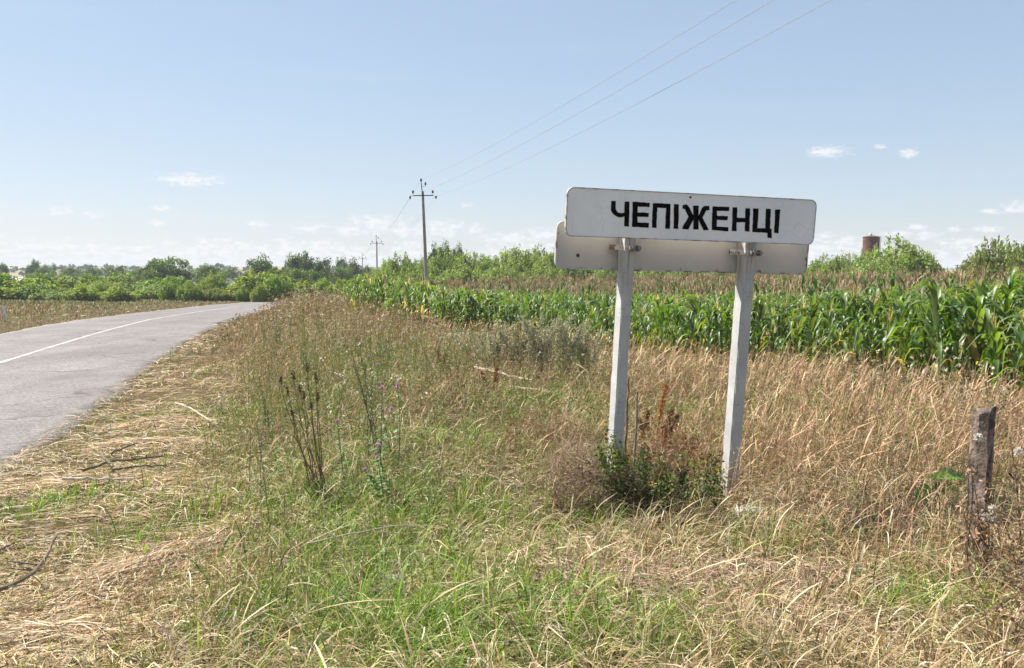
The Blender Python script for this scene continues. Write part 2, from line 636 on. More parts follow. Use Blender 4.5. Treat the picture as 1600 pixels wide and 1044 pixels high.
def road_mat():
    m, nt, N, L, b = new_mat('aged_asphalt')
    tc = N.new('ShaderNodeTexCoord')

    def nz(scale, det, rough=.6, vec=None):
        n = N.new('ShaderNodeTexNoise')
        n.inputs['Scale'].default_value = scale
        n.inputs['Detail'].default_value = det
        n.inputs['Roughness'].default_value = rough
        L.new(vec or tc.outputs['Object'], n.inputs['Vector'])
        return n.outputs['Fac']
    big = nz(.5, 6, .6)
    r = N.new('ShaderNodeValToRGB')
    r.color_ramp.elements[0].position = .3
    r.color_ramp.elements[0].color = (.155, .139, .134, 1)
    r.color_ramp.elements[1].position = .72
    r.color_ramp.elements[1].color = (.225, .204, .196, 1)
    L.new(big, r.inputs[0])
    # aggregate
    vo = N.new('ShaderNodeTexVoronoi')
    vo.inputs['Scale'].default_value = 38
    L.new(tc.outputs['Object'], vo.inputs['Vector'])
    sc = N.new('ShaderNodeSeparateColor')
    L.new(vo.outputs['Color'], sc.inputs[0])
    mr = N.new('ShaderNodeMapRange')
    mr.inputs['To Min'].default_value = .62
    mr.inputs['To Max'].default_value = 1.34
    L.new(sc.outputs[0], mr.inputs['Value'])
    mx = N.new('ShaderNodeMix')
    mx.data_type = 'RGBA'
    mx.blend_type = 'MULTIPLY'
    mx.inputs[0].default_value = 1
    L.new(r.outputs[0], mx.inputs[6])
    L.new(mr.outputs[0], mx.inputs[7])
    # cracks
    wv = N.new('ShaderNodeTexVoronoi')
    wv.feature = 'DISTANCE_TO_EDGE'
    wv.inputs['Scale'].default_value = .42
    ad = N.new('ShaderNodeVectorMath')
    ad.operation = 'ADD'
    nv = N.new('ShaderNodeTexNoise')
    nv.inputs['Scale'].default_value = 1.6
    nv.inputs['Detail'].default_value = 6
    L.new(tc.outputs['Object'], nv.inputs['Vector'])
    L.new(tc.outputs['Object'], ad.inputs[0])
    L.new(nv.outputs['Color'], ad.inputs[1])
    L.new(ad.outputs[0], wv.inputs['Vector'])
    c1 = N.new('ShaderNodeMapRange')
    c1.inputs['From Min'].default_value = .004
    c1.inputs['From Max'].default_value = .018
    L.new(wv.outputs['Distance'], c1.inputs['Value'])
    gate = N.new('ShaderNodeMapRange')
    gate.inputs['From Min'].default_value = .47
    gate.inputs['From Max'].default_value = .58
    L.new(nz(.33, 3), gate.inputs['Value'])
    inv = N.new('ShaderNodeMath')
    inv.operation = 'SUBTRACT'
    inv.inputs[0].default_value = 1
    L.new(c1.outputs[0], inv.inputs[1])
    cm = N.new('ShaderNodeMath')
    cm.operation = 'MULTIPLY'
    L.new(inv.outputs[0], cm.inputs[0])
    L.new(gate.outputs[0], cm.inputs[1])
    m2 = N.new('ShaderNodeMix')
    m2.data_type = 'RGBA'
    L.new(cm.outputs[0], m2.inputs[0])
    L.new(mx.outputs[2], m2.inputs[6])
    m2.inputs[7].default_value = (.07, .065, .06, 1)
    # patchy wear, and sand and grit washed in along the edges
    wear = N.new('ShaderNodeMapRange')
    wear.inputs['From Min'].default_value = .3
    wear.inputs['From Max'].default_value = .7
    wear.inputs['To Min'].default_value = .88
    wear.inputs['To Max'].default_value = 1.12
    L.new(nz(4.5, 8, .72), wear.inputs['Value'])
    m3 = N.new('ShaderNodeMix')
    m3.data_type = 'RGBA'
    m3.blend_type = 'MULTIPLY'
    m3.inputs[0].default_value = 1
    L.new(m2.outputs[2], m3.inputs[6])
    L.new(wear.outputs[0], m3.inputs[7])
    mpp = N.new('ShaderNodeMapping')
    mpp.inputs['Rotation'].default_value = (0, 0, RAD(-14))
    mpp.inputs['Scale'].default_value = (1.6, .10, 1)
    L.new(tc.outputs['Object'], mpp.inputs[0])
    lane = N.new('ShaderNodeMapRange')
    lane.inputs['From Min'].default_value = .35
    lane.inputs['From Max'].default_value = .65
    lane.inputs['To Min'].default_value = .86
    lane.inputs['To Max'].default_value = 1.08
    L.new(nz(1.0, 4, .6, mpp.outputs[0]), lane.inputs['Value'])
    m4 = N.new('ShaderNodeMix')
    m4.data_type = 'RGBA'
    m4.blend_type = 'MULTIPLY'
    m4.inputs[0].default_value = 1
    L.new(m3.outputs[2], m4.inputs[6])
    L.new(lane.outputs[0], m4.inputs[7])
    at_ = N.new('ShaderNodeAttribute')
    at_.attribute_name = 'Col'
    es = N.new('ShaderNodeSeparateColor')
    L.new(at_.outputs['Color'], es.inputs[0])
    ea = N.new('ShaderNodeMath')
    ea.operation = 'ADD'
    L.new(es.outputs[0], ea.inputs[0])
    en = N.new('ShaderNodeMapRange')
    en.inputs['From Min'].default_value = .3
    en.inputs['From Max'].default_value = .7
    en.inputs['To Min'].default_value = -.16
    en.inputs['To Max'].default_value = .16
    L.new(nz(3.2, 8, .75), en.inputs['Value'])
    L.new(en.outputs[0], ea.inputs[1])
    er = N.new('ShaderNodeMapRange')
    er.inputs['From Min'].default_value = .94
    er.inputs['From Max'].default_value = 1.10
    L.new(ea.outputs[0], er.inputs['Value'])
    m5 = N.new('ShaderNodeMix')
    m5.data_type = 'RGBA'
    L.new(er.outputs[0], m5.inputs[0])
    L.new(m4.outputs[2], m5.inputs[6])
    m5.inputs[7].default_value = (.36, .29, .21, 1)
    L.new(m5.outputs[2], b.inputs['Base Color'])
    b.inputs['Roughness'].default_value = .78
    b.inputs['Specular IOR Level'].default_value = .35
    bp = N.new('ShaderNodeBump')
    bp.inputs['Strength'].default_value = .6
    bp.inputs['Distance'].default_value = .008
    L.new(vo.outputs['Distance'], bp.inputs['Height'])
    L.new(bp.outputs[0], b.inputs['Normal'])
    return m


M_GROUND = ground_mat()
M_ROAD = road_mat()
M_LINE = noise_mat('road_paint', (.37, .36, .345), (.54, .53, .505), 2.0, .7, 8, .4, 60, c2=(.29, .265, .255), s2=9, c2lo=.51)

# ------------------------------------------------------------------ ground and road
def nonuni(a, b, fine, growth, c=0.0, fine_half=30.0):
    pts = [c]
    s = fine
    while pts[-1] < b:
        if pts[-1] - c > fine_half:
            s *= growth
        pts.append(pts[-1] + s)
    neg = [c]
    s = fine
    while neg[-1] > a:
        if c - neg[-1] > fine_half:
            s *= growth
        neg.append(neg[-1] - s)
    return np.array(neg[::-1] + pts[1:])


gx = nonuni(-7000, 7000, .36, 1.07, -4, 20)
gy = nonuni(-60, 9000, .36, 1.06, 6, 36)
X, Y = np.meshgrid(gx, gy)
Z = ground_z(X, Y)
nx, ny = len(gx), len(gy)
ii = (np.arange(ny - 1)[:, None] * nx + np.arange(nx - 1)[None, :]).ravel()
gm = mesh_from('ground', np.column_stack([X.ravel(), Y.ravel(), Z.ravel()]), [np.stack([ii, ii + 1, ii + nx + 1, ii + nx], 1)], None, True)
tag(link('ground', gm, M_GROUND), 'dry grassy roadside ground running out to the far fields', 'ground', kind='structure')

ry = np.concatenate([np.arange(-40, 60, .25), np.arange(60, 156, 1.0)])
sl = np.interp(ry, _ry, np.gradient(_rx, _ry))
nrmx, nrmy = 1 / np.sqrt(1 + sl * sl), -sl / np.sqrt(1 + sl * sl)
cols = np.array([-1, -.99, -.9, -.6, -.3, 0, .3, .6, .9, .99, 1.0])
RV = []
edge_r = (fbm(ry * .9, ry * 0 + 3, 5, 4) - .5) * .38
edge_l = (fbm(ry * .9, ry * 0 + 8, 6, 4) - .5) * .38
for c in cols:
    e = np.where(c > 0, edge_r, edge_l) * abs(c) ** 6
    o = c * ROAD_HW + np.sign(c) * e
    x = np.interp(ry, _ry, _rx) + nrmx * o
    y = ry + nrmy * o
    z = base_z(x, y) + .012 + .035 * (1 - c * c)
    if abs(c) == 1:
        z = z - .06
    RV.append(np.column_stack([x, y, z]))
RV = np.stack(RV, 1)
k = len(cols)
ii = (np.arange(len(ry) - 1)[:, None] * k + np.arange(k - 1)[None, :]).ravel()
rm = mesh_from('road', RV.reshape(-1, 3), [np.stack([ii, ii + 1, ii + k + 1, ii + k], 1)], np.repeat(np.tile(np.abs(cols), len(ry))[:, None], 3, 1), True)
road = tag(link('road', rm, M_ROAD), 'worn pale grey country road curving away past the sign', 'road', kind='structure')
# centre line paint
lw = .055 + (fbm(ry * 3, ry * 0, 8, 3) - .5) * .03
LV = []
for s in (-1, 1):
    x = np.interp(ry, _ry, _rx) + nrmx * lw * s
    y = ry + nrmy * lw * s
    LV.append(np.column_stack([x, y, base_z(x, y) + .012 + .035 + .004]))
LV = np.stack(LV, 1)
ii = np.arange(len(ry) - 1) * 2
lm = mesh_from('lane_marking', LV.reshape(-1, 3), [np.stack([ii, ii + 1, ii + 3, ii + 2], 1)])
link('lane_marking', lm, M_LINE, road)

# ------------------------------------------------------------------ the village sign
def plate_mat(name, base, base2, rust_amt, w, h, crackle=True):
    m, nt, N, L, b = new_mat(name)
    tc = N.new('ShaderNodeTexCoord')

    def nz(scale, det=5, rough=.6):
        n = N.new('ShaderNodeTexNoise')
        n.inputs['Scale'].default_value = scale
        n.inputs['Detail'].default_value = det
        n.inputs['Roughness'].default_value = rough
        L.new(tc.outputs['Object'], n.inputs['Vector'])
        return n.outputs['Fac']

    def mr(src, a, b_, c=0., d=1.):
        n = N.new('ShaderNodeMapRange')
        n.inputs['From Min'].default_value = a
        n.inputs['From Max'].default_value = b_
        n.inputs['To Min'].default_value = c
        n.inputs['To Max'].default_value = d
        L.new(src, n.inputs['Value'])
        return n.outputs[0]

    def mth(op, a, b_=None):
        n = N.new('ShaderNodeMath')
        n.operation = op
        for i, v in enumerate((a, b_)):
            if v is None:
                continue
            if isinstance(v, (int, float)):
                n.inputs[i].default_value = v
            else:
                L.new(v, n.inputs[i])
        return n.outputs[0]

    def mix(f, a, c):
        n = N.new('ShaderNodeMix')
        n.data_type = 'RGBA'
        L.new(f, n.inputs[0])
        if isinstance(a, tuple):
            n.inputs[6].default_value = (*a, 1)
        else:
            L.new(a, n.inputs[6])
        n.inputs[7].default_value = (*c, 1)
        return n.outputs[2]
    col = mix(mr(nz(2.2), .4, .65), base, base2)
    if crackle:
        vo = N.new('ShaderNodeTexVoronoi')
        vo.feature = 'DISTANCE_TO_EDGE'
        vo.inputs['Scale'].default_value = 7.5
        ad = N.new('ShaderNodeVectorMath')
        ad.operation = 'MULTIPLY_ADD'
        nv = N.new('ShaderNodeTexNoise')
        nv.inputs['Scale'].default_value = 5
        L.new(tc.outputs['Object'], nv.inputs['Vector'])
        L.new(nv.outputs['Color'], ad.inputs[0])
        ad.inputs[1].default_value = (.12, .12, .12)
        L.new(tc.outputs['Object'], ad.inputs[2])
        L.new(ad.outputs[0], vo.inputs['Vector'])
        ln = mth('MULTIPLY', mr(vo.outputs['Distance'], .004, .016, 1, 0), mr(nz(6), .42, .6, 0, .38))
        col = mix(ln, col, (.30, .29, .28))
    # rust and dirt: creeping in from the edges, and scattered specks
    sep = N.new('ShaderNodeSeparateXYZ')
    L.new(tc.outputs['Object'], sep.inputs[0])
    dx = mth('SUBTRACT', w / 2, mth('ABSOLUTE', sep.outputs[0]))
    dz = mth('SUBTRACT', h / 2, mth('ABSOLUTE', sep.outputs[2]))
    d = mth('MINIMUM', dx, dz)
    e = mth('ADD', mr(d, 0, .09, 1, 0), mr(nz(13, 7, .7), .3, .75, -.9, .9))
    rust = mr(e, 1.45 - rust_amt, 1.6 - rust_amt)
    sp = mr(nz(46, 4, .65), .70, .75)
    rust = mth('MAXIMUM', rust, mth('MULTIPLY', sp, .65))
    rr = N.new('ShaderNodeValToRGB')
    rr.color_ramp.elements[0].color = (.085, .042, .025, 1)
    rr.color_ramp.elements[1].color = (.24, .125, .07, 1)
    L.new(nz(60), rr.inputs[0])
    mm = N.new('ShaderNodeMix')
    mm.data_type = 'RGBA'
    L.new(rust, mm.inputs[0])
    L.new(col, mm.inputs[6])
    L.new(rr.outputs[0], mm.inputs[7])
    L.new(mm.outputs[2], b.inputs['Base Color'])
    b.inputs['Roughness'].default_value = .48
    bp = N.new('ShaderNodeBump')
    bp.inputs['Strength'].default_value = .12
    bp.inputs['Distance'].default_value = .01
    L.new(nz(5, 3), bp.inputs['Height'])
    L.new(bp.outputs[0], b.inputs['Normal'])
    return m


def post_mat():
    m, nt, N, L, b = new_mat('whitewashed_concrete')
    tc = N.new('ShaderNodeTexCoord')

    def nz(scale, det=5, rough=.6):
        n = N.new('ShaderNodeTexNoise')
        n.inputs['Scale'].default_value = scale
        n.inputs['Detail'].default_value = det
        n.inputs['Roughness'].default_value = rough
        L.new(tc.outputs['Object'], n.inputs['Vector'])
        return n.outputs['Fac']

    def mr(src, a, b_, c=0., d=1.):
        n = N.new('ShaderNodeMapRange')
        n.inputs['From Min'].default_value = a
        n.inputs['From Max'].default_value = b_
        n.inputs['To Min'].default_value = c
        n.inputs['To Max'].default_value = d
        L.new(src, n.inputs['Value'])
        return n.outputs[0]

    def mix(f, a, c):
        n = N.new('ShaderNodeMix')
        n.data_type = 'RGBA'
        L.new(f, n.inputs[0])
        if isinstance(a, tuple):
            n.inputs[6].default_value = (*a, 1)
        else:
            L.new(a, n.inputs[6])
        n.inputs[7].default_value = (*c, 1)
        return n.outputs[2]
    col = mix(mr(nz(3.5), .35, .7), (.47, .47, .465), (.37, .37, .37))
    col = mix(mr(nz(22, 7, .7), .60, .66, 0, .75), col, (.34, .31, .26))
    vo = N.new('ShaderNodeTexVoronoi')
    vo.inputs['Scale'].default_value = 42
    L.new(tc.outputs['Object'], vo.inputs['Vector'])
    pits = mr(vo.outputs['Distance'], .14, .22, 1, 0)
    g = N.new('ShaderNodeMath')
    g.operation = 'MULTIPLY'
    L.new(pits, g.inputs[0])
    L.new(mr(nz(9), .5, .56), g.inputs[1])
    col = mix(g.outputs[0], col, (.10, .085, .06))
    # rust running down from the clamps and dirt splashed up from the ground
    sp = N.new('ShaderNodeSeparateXYZ')
    L.new(tc.outputs['Object'], sp.inputs[0])
    mp = N.new('ShaderNodeMapping')
    mp.inputs['Scale'].default_value = (60, 60, 3.0)
    L.new(tc.outputs['Object'], mp.inputs[0])
    nr = N.new('ShaderNodeTexNoise')
    nr.inputs['Scale'].default_value = 1.0
    L.new(mp.outputs[0], nr.inputs['Vector'])
    for (za, zb, lo, hi, c_) in ((-.75, -.27, .50, .62, (.30, .19, .10)), (-1.7, -2.3, .42, .6, (.34, .29, .22))):
        g2 = N.new('ShaderNodeMath')
        g2.operation = 'MULTIPLY'
        L.new(mr(sp.outputs[2], za, zb, 0, .9), g2.inputs[0])
        L.new(mr(nr.outputs['Fac'], lo, hi), g2.inputs[1])
        col = mix(g2.outputs[0], col, c_)
    L.new(col, b.inputs['Base Color'])
    b.inputs['Roughness'].default_value = .85
    bp = N.new('ShaderNodeBump')
    bp.inputs['Strength'].default_value = .5
    bp.inputs['Distance'].default_value = .006
    L.new(nz(70, 6), bp.inputs['Height'])
    L.new(bp.outputs[0], b.inputs['Normal'])
    return m


M_PLATE = plate_mat('sign_enamel', (.82, .82, .82), (.74, .74, .745), .25, 2.15, .36)
M_BACK = plate_mat('sign_back_paint', (.44, .415, .385), (.37, .36, .345), .5, 2.24, .36, False)
M_RIM = noise_mat('sign_edge', (.16, .10, .075), (.46, .44, .42), 14, .6, 6, lo=.38, hi=.52)
M_POST = post_mat()
M_STEEL = noise_mat('rusty_painted_steel', (.20, .11, .07), (.55, .53, .50), 24, .55, 6, lo=.40, hi=.5)
M_BOLT = noise_mat('bolt_steel', (.12, .10, .09), (.30, .27, .24), 60, .45)
M_BLACK = noise_mat('black_paint', (.003, .003, .003), (.008, .008, .008), 30, .9, spec=.05)
M_RUST = noise_mat('rust', (.07, .03, .015), (.16, .075, .035), 40, .9)

SGN_O = (1.42819, 6.98556, 2.10214)
a_, b_, c_ = 0.300556, 0.069787, 0.022276
SGN_R = Matrix.Rotation(a_, 4, 'Z') @ Matrix.Rotation(b_, 4, 'X') @ Matrix.Rotation(c_, 4, 'Y')
sign = thing('village_sign', 'white village name sign on two leaning whitewashed concrete posts', 'sign')
sign.matrix_world = Matrix.Translation(SGN_O) @ SGN_R


def rrect(w, h, r, n=6):
    pts = []
    for (cx, cz, a0) in ((w / 2 - r, h / 2 - r, 0), (-w / 2 + r, h / 2 - r, 90), (-w / 2 + r, -h / 2 + r, 180), (w / 2 - r, -h / 2 + r, 270)):
        for i in range(n + 1):
            a = RAD(a0 + 90 * i / n)
            pts.append((cx + r * math.cos(a), cz + r * math.sin(a)))
    return np.array(pts)


def plate_mesh(w, h, r, depth):
    """sheet with a turned-back edge; outer face towards -y"""
    mb = MB()
    o = rrect(w, h, r)
    i1 = rrect(w - .006, h - .006, r - .003)
    n = len(o)
    rings = [(i1, 0.0), (o, .003), (o, depth), (rrect(w - .012, h - .012, r - .006), depth), (rrect(w - .012, h - .012, r - .006), .004)]
    V = np.concatenate([np.column_stack([p[:, 0], np.full(n, y), p[:, 1]]) for p, y in rings])
    F = []
    for q in range(len(rings) - 1):
        for j in range(n):
            F.append((q * n + j, (q + 1) * n + j, (q + 1) * n + (j + 1) % n, q * n + (j + 1) % n))
    mb.add(V, [np.array(F), np.array([[j for j in range(n)][::-1]]), np.array([[4 * n + j for j in range(n)]])])
    return mb


PW, PH = 2.15078, .36
fp = plate_mesh(PW, PH, .055, .022).build('front_plate', M_PLATE, sign)
tag(fp, 'white front plate with black painted village name')
# raised rim round the front plate
mb = MB()
o = rrect(PW + .004, PH + .004, .057)
i_ = rrect(PW - .010, PH - .010, .050)
n = len(o)
V = np.concatenate([np.column_stack([p[:, 0], np.full(n, y), p[:, 1]]) for p, y in ((o, .024), (o, -.003), (i_, -.004), (i_, .001))])
F = [(q * n + j, q * n + (j + 1) % n, (q + 1) * n + (j + 1) % n, (q + 1) * n + j) for q in range(3) for j in range(n)]
mb.add(V, np.array(F)).build('rim', M_RIM, fp)

# lettering: outlines in photo-zoom units, carried over to the flat plate by a homography
def homography(src, dst):
    A = []
    for (x, y), (u, v) in zip(src, dst):
        A.append([x, y, 1, 0, 0, 0, -u * x, -u * y, -u])
        A.append([0, 0, 0, x, y, 1, -v * x, -v * y, -v])
    return np.linalg.svd(np.array(A))[2][-1].reshape(3, 3)


HM = homography([(886.9, 292.1), (1276.4, 312.8), (1270.4, 382.7), (883.1, 368.9)],
                [(-PW / 2, PH / 2), (PW / 2, PH / 2), (PW / 2, -PH / 2), (-PW / 2, -PH / 2)])
Z1, Z2, ZS = (945, 305), (1080, 305), 10.6667
letters = [
    (Z1, [[(105, 97), (182, 97), (180, 225), (195, 262), (215, 285), (240, 297), (300, 297), (330, 288), (332, 108), (412, 108), (400, 527), (322, 520), (326, 352), (280, 368), (230, 368), (170, 345), (125, 300), (102, 255)]]),
    (Z1, [[(465, 112), (560, 115), (748, 128), (744, 200), (548, 190), (545, 288), (733, 296), (730, 365), (545, 358), (545, 455), (738, 465), (733, 542), (600, 536), (452, 528), (458, 330)]]),
    (Z1, [[(803, 132), (950, 138), (1097, 150), (1090, 350), (1083, 563), (1005, 560), (1020, 215), (872, 207), (860, 550), (786, 542), (793, 330)]]),
    (Z1, [[(1150, 150), (1230, 155), (1232, 330), (1224, 563), (1145, 560), (1152, 330)]]),
    (Z1, [[(1292, 172), (1310, 160), (1365, 160), (1400, 195), (1474, 338), (1474, 172), (1560, 172), (1560, 345), (1625, 205), (1660, 180), (1740, 180), (1743, 248), (1690, 255), (1630, 375), (1732, 582), (1645, 582), (1560, 405), (1558, 573), (1474, 573), (1474, 408), (1390, 572), (1285, 560), (1350, 440), (1395, 365), (1335, 235), (1300, 226)]]),
    (Z2, [[(355, 190), (500, 191), (635, 198), (630, 265), (428, 262), (428, 345), (608, 350), (603, 422), (428, 415), (425, 525), (620, 535), (617, 607), (500, 594), (342, 583), (346, 380)]]),
    (Z2, [[(688, 205), (767, 205), (764, 375), (897, 383), (903, 218), (980, 222), (975, 420), (967, 612), (892, 605), (897, 455), (757, 452), (753, 600), (677, 598), (685, 400)]]),
    (Z2, [[(1032, 222), (1122, 228), (1115, 400), (1100, 550), (1232, 555), (1243, 225), (1328, 228), (1318, 400), (1310, 560), (1340, 562), (1340, 718), (1272, 710), (1268, 628), (1020, 615), (1028, 400)]]),
    (Z2, [[(1397, 237), (1482, 237), (1468, 420), (1455, 637), (1380, 630), (1392, 420)]]),
]
LET = ['letter'] * 9
for (zo, polys) in letters:
    mb = MB()
    for poly in polys:
        # subdivide the outline and roughen it like brushwork
        P = []
        for i in range(len(poly)):
            p, q = np.array(poly[i], float), np.array(poly[(i + 1) % len(poly)], float)
            nseg = max(1, int(np.linalg.norm(q - p) / 45))
            for s in range(nseg):
                P.append(p + (q - p) * s / nseg)
        P = np.array(P) + rng.normal(0, 2.2, (len(P), 2))
        px = zo[0] + P[:, 0] / ZS
        py = zo[1] + P[:, 1] / ZS
        q = np.column_stack([px, py, np.ones(len(px))]) @ HM.T
        q = q[:, :2] / q[:, 2:]
        n = len(q)
        area = np.sum(q[:, 0] * np.roll(q[:, 1], -1) - np.roll(q[:, 0], -1) * q[:, 1])
        if area < 0:
            q = q[::-1]
        V = np.concatenate([np.column_stack([q[:, 0], np.full(n, y), q[:, 1]]) for y in (-.0022, .001)])
        F = np.array([(j, (j + 1) % n, n + (j + 1) % n, n + j) for j in range(n)])[:, ::-1]
        mb.add(V, [F, np.arange(n)[None, :]])
    mb.build('letter', M_BLACK, fp)


def disc(x, z, r, y0, y1, n=10):
    th = np.arange(n) * 2 * math.pi / n
    V = np.concatenate([np.column_stack([x + r * np.cos(th), np.full(n, y), z + r * np.sin(th)]) for y in (y0, y1)])
    F = np.array([(j, (j + 1) % n, n + (j + 1) % n, n + j) for j in range(n)])
    return V, [F, np.arange(n)[None, :]]


for (px, py) in ((1078.5, 308.5),):
    q = HM @ np.array([px, py, 1])
    q = q[:2] / q[2]
    mb = MB()
    mb.add(*disc(q[0], q[1], .009, -.005, .001))
    mb.build('rivet', M_RUST, fp)

rp = plate_mesh(2.24, .36, .06, .02).build('rear_plate', M_BACK, sign)
rp.location = (.045, .185, -.253)
tag(rp, 'lower rear plate seen from its rusty beige back')
mb = MB()
mb.add(*disc(-.94, -.075, .014, -.006, .001)).build('rivet', M_RUST, rp)
mb = MB()
o = rrect(2.246, .366, .063)
i_ = rrect(2.228, .348, .054)
n = len(o)
V = np.concatenate([np.column_stack([p[:, 0], np.full(n, y), p[:, 1]]) for p, y in ((o, .022), (o, -.004), (i_, -.004), (i_, .001))])
F = [(q * n + j, q * n + (j + 1) % n, (q + 1) * n + (j + 1) % n, (q + 1) * n + j) for q in range(3) for j in range(n)]
mb.add(V, np.array(F)).build('rim', M_RIM, rp)

for xr, w in ((-.575, .088), (.473, .102)):
    x0, x1, y0, y1, c = xr, xr + w, .028, .150, .010
    poly = np.array([(x0, y0 + c), (x0 + c, y0), (x1 - c, y0), (x1, y0 + c), (x1, y1 - c), (x1 - c, y1), (x0 + c, y1), (x0, y1 - c)])
    ctr = poly.mean(0)
    mb = MB()
    lev = np.linspace(.10, -2.75, 40)
    V = []
    for zi in lev:
        pp = poly + rng.normal(0, .0012, poly.shape)
        V.append(np.column_stack([pp, np.full(8, zi)]))
    V = np.concatenate(V)
    F = [(i * 8 + j, (i + 1) * 8 + j, (i + 1) * 8 + (j + 1) % 8, i * 8 + (j + 1) % 8) for i in range(len(lev) - 1) for j in range(8)]
    mb.add(V, [np.array(F), np.arange(8)[None, :]])
    mb.build('post', M_POST, sign)
    # strap clamp with a bolt
    zc = -.255 if xr < 0 else -.262
    cl = MB()
    g = .004
    prof = [(x0 - .075, y1 - .002), (x0 - .075, y1 - .006), (x0 - g, y1 - .006), (x0 - g, y0 - g), (x1 + g, y0 - g), (x1 + g, y1 - .006), (x1 + .03, y1 - .006), (x1 + .03, y1 - .002)]
    prof2 = [(x0 - .075, y1 + .004), (x0 - .075, y1 + .004), (x0 - .001, y1 + .004), (x0 - .001, y0 - .0005), (x1 + .001, y0 - .0005), (x1 + .001, y1 + .004), (x1 + .03, y1 + .004), (x1 + .03, y1 + .004)]
    for i in range(len(prof) - 1):
        q = [prof[i], prof[i + 1], prof2[i + 1], prof2[i]]
        V = np.array([(a, b, zc + s * .020) for s in (-1, 1) for a, b in q])
        cl.add(V, np.array([[3, 2, 1, 0], [4, 5, 6, 7], [0, 1, 5, 4], [1, 2, 6, 5], [2, 3, 7, 6], [3, 0, 4, 7]]))
    cob = cl.build('clamp', M_STEEL, sign)
    bm_ = MB()
    P = np.array([(x0 + w * .35, y0 - .03, zc + .004), (x1 + .025, y0 - .03, zc + .004)])
    bm_.add(*tube(P, .008, 6))
    P = np.array([(x0 + w * .28, y0 - .03, zc + .004), (x0 + w * .45, y0 - .03, zc + .004)])
    bm_.add(*tube(P, .017, 6))
    P = np.array([(x1 + .012, y0 - .03, zc + .004), (x1 + .026, y0 - .03, zc + .004)])
    bm_.add(*tube(P, .018, 6))
    bm_.add(*box(x0 + w * .45, x0 + w * .52, y0 - .055, y0 - .004, zc - .022, zc + .024))
    bm_.add(*box(x1 - .002, x1 + .012, y0 - .055, y0 - .004, zc - .022, zc + .024))
    bm_.build('clamp_bolt', M_BOLT, cob)

# ------------------------------------------------------------------ power line
M_POLE = noise_mat('pole_concrete', (.24, .215, .19), (.36, .33, .30), 2, .9, bump=.3)
M_DARK = noise_mat('dark_iron', (.035, .033, .032), (.07, .06, .055), 8, .6)
M_GLAZE = noise_mat('brown_glaze', (.03, .025, .022), (.06, .05, .045), 8, .25)
M_WIRE = noise_mat('aluminium_wire', (.30, .30, .31), (.36, .36, .37), 8, .45)
LINE_DIR = nrm(np.array([12.9, -48.0, 0]))


def pole(px_base, py_top, depth, label, rz, lean=0.0):
    """py_top: photo row of the concrete top"""
    b0 = at_depth(px_base, 421, depth)
    gz = float(ground_z(b0[0], b0[1]))
    ztop = at_depth(px_base, py_top, depth)[2]
    H = ztop - gz
    t = thing('utility_pole', label, 'utility pole', (b0[0], b0[1], gz - .3), rz, 'poles of the overhead power line')
    H += .3
    t.rotation_euler = (0, lean, rz)
    mb = MB()
    sq = np.array([(-1, -.9), (1, -.9), (.86, .9), (-.86, .9)]) * .12
    mb.add(*prism(sq, [(0, 1.12, 0, 0), (H * .5, .95, 0, 0), (H, .74, 0, 0)]))
    mb.build('post', M_POLE, t)
    mb = MB()
    mb.add(*box(-.75, .75, -.16, -.095, H - .36, H - .29)).build('crossarm', M_DARK, t)
    mb = MB()
    mb.add(*tube(np.array([(-.05, -.13, H - .35), (-.09, -.13, H + .62)]), .035, 5)).build('top_bracket', M_DARK, t)
    tips = []
    for (x, z, r) in ((-.75, H - .05, 1), (.75, H - .05, 1), (-.98, H - .46, .9), (.98, H - .46, .9), (-.10, H + .82, 1), (.22, H + .55, .9)):
        mb = MB()
        lv = [(-.13, .018), (-.10, .05), (-.05, .085), (0, .06), (.03, .085), (.08, .07), (.12, .03)]
        P = np.array([(x, -.13, z + q) for q, _ in lv])
        mb.add(*tube(P, np.array([w for _, w in lv]) * r, 8))
        io = mb.build('insulator', M_GLAZE, t, True)
        mb = MB()
        xa = math.copysign(.70, x) if abs(x) > .5 else -.08
        za = H - .33 if abs(x) > .5 else H + .35
        mb.add(*tube(np.array([(xa, -.13, za), (x, -.13, za - .06 if abs(x) > .9 else za), (x, -.13, z - .10)]), .014, 4))
        mb.build('insulator_hook', M_DARK, io)
    bpy.context.view_layer.update()
    mw = t.matrix_world
    return [np.array(mw @ Vector(v)) for v in ((-.98, -.13, H - .40), (-.10, -.13, H + .86), (.98, -.13, H - .40))]


rzl = math.atan2(LINE_DIR[1], LINE_DIR[0]) + math.pi / 2
tips1 = pole(667, 299, 68, 'nearest grey concrete power pole with crossarm, standing in the cornfield', rzl, -.035)
tips2 = pole(589, 377, 142, 'second concrete power pole, in front of the bushes beyond the corn', rzl + .1)
tips3 = pole(566.5, 402, 215, 'far small power pole beside the distant trees', rzl + .15)


def wire(p, q, sag, label, r=.006):
    t = np.linspace(0, 1, 40)[:, None]
    P = p + (q - p) * t
    P[:, 2] -= (4 * sag * t * (1 - t))[:, 0]
    mb = MB()
    mb.add(*tube(P, r, 5))
    tag(mb.build('overhead_wire', M_WIRE, None, True), label, 'wire', 'wires of the power line')


